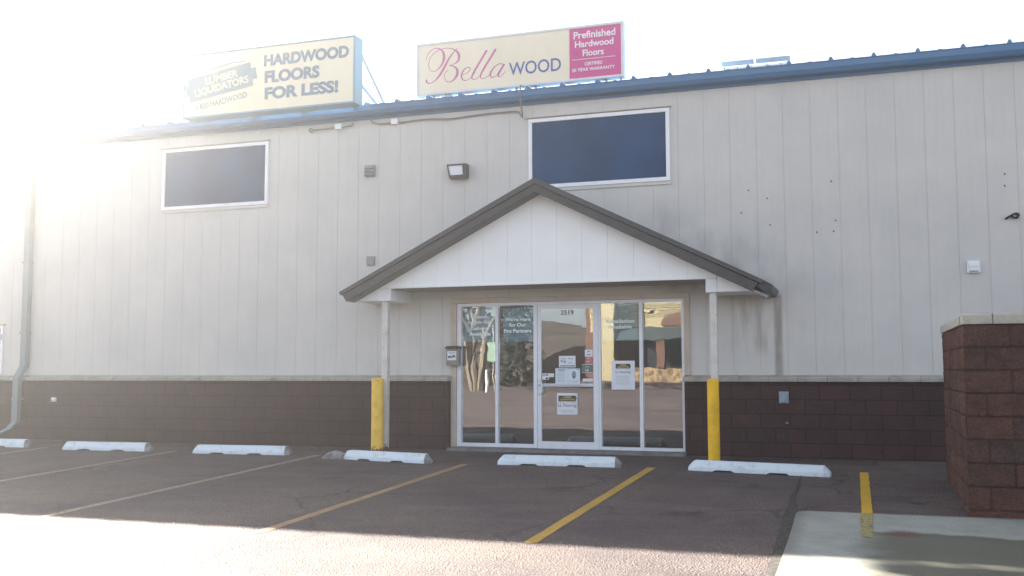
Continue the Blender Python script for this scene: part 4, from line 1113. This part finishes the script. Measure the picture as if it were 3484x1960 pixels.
def conifer(x, y, h, r, seed, label):
    T = thing('evergreen_tree', (x, y, gz(y)), label, 'tree', 'trees across the lot')
    b = MB(); b.tube([(x, y, gz(y)-.1), (x, y, gz(y)+h*.9)], [.22, .03], 8); b.build('trunk', M['bark_dark'], T)
    rs = random.Random(seed); b = MB()
    for i in range(1500):
        u = rs.random()**.8; z = gz(y)+.3+u*(h-.3); rr = r*(1-u)**.8*(.55+.45*rs.random())+.1; a_ = rs.random()*6.283
        c = Vector((x+rr*math.cos(a_), y+rr*math.sin(a_), z)); s_ = rs.uniform(.15, .34)
        d1 = Vector((math.cos(a_), math.sin(a_), rs.uniform(-.7, .2))); d2 = Vector((-math.sin(a_), math.cos(a_), rs.uniform(-.3, .3)))
        b.add([c-d2*s_*.5, c+d2*s_*.5, c+d1*s_*1.6+d2*s_*.1, c+d1*s_*1.4-d2*s_*.15], [(0, 1, 2, 3)])
    b.build('crown', M['needles'], T)
conifer(-15.4, -46, 7.8, 1.5, 1, 'dark evergreen across the lot, nearest the restaurant')
conifer(-17.0, -48, 6.2, 1.4, 2, 'shorter dark evergreen across the lot, middle one of the three')
conifer(-20.5, -50, 9, 2.4, 5, 'tall dark evergreen across the lot, farthest from the restaurant')
P = thing('parking_sign', (-14.1, -37, gz(-37)), 'green and white sign on a thin post across the lot', 'sign')
b = MB(); b.tube([(-14.1, -37, gz(-37)), (-14.1, -37, 3.6)], .035, 8); b.build('pole', M['galv'], P)
b = MB(); b.box(-14.45, -13.75, -36.96, -36.93, 1.7, 2.7); b.build('panel', M['green_sign'], P)
P.location.z -= .8
for (x, m_, l_) in ((-14.35, M['trim_white'], 'white guard post across the lot left of the sign post'), (-13.75, M['orange_post'], 'orange guard post across the lot right of the sign post')):
    b = MB(); b.tube([(x, -36.6, gz(-36.6)), (x, -36.6, gz(-36.6)+1.15)], .08, 12); tag(b.build('guard_post', m_), l_, 'post', 'guard posts across the lot')
# rising dry bank
b = MB(); nx_, ny_ = 40, 14; vs = []
for j in range(ny_+1):
    for i in range(nx_+1):
        x = -60+110*i/nx_; y = -48-44*j/ny_ if x < -17 else -76-30*j/ny_
        vs.append((x, y, gz(y)-.05+(j/ny_)*5.5*(1+.35*mnoise.noise(Vector((x*.07, j*.3, 2))))))
b.add(vs, [(j*(nx_+1)+i, (j+1)*(nx_+1)+i, (j+1)*(nx_+1)+i+1, j*(nx_+1)+i+1) for j in range(ny_) for i in range(nx_)])
struct(b.build('dry_bank', M['dry_grass']))

# ------------------------------------------------------------------ added volume that imitates lens glare
if GLARE_DENSITY > 0:
    hm = bpy.data.materials.new('lens_glare_volume'); hm.use_nodes = True
    nt = hm.node_tree; nt.nodes.clear()
    pv = nt.nodes.new('ShaderNodeVolumePrincipled'); pv.inputs['Color'].default_value = (1, .99, .97, 1)
    pv.inputs['Density'].default_value = GLARE_DENSITY; pv.inputs['Anisotropy'].default_value = GLARE_G
    ho = nt.nodes.new('ShaderNodeOutputMaterial'); nt.links.new(pv.outputs[0], ho.inputs['Volume'])
    b = MB(); b.box(-142, 142, -142, 122, -2.4, 10.5); struct(b.build('glare_volume', hm), 'stuff')
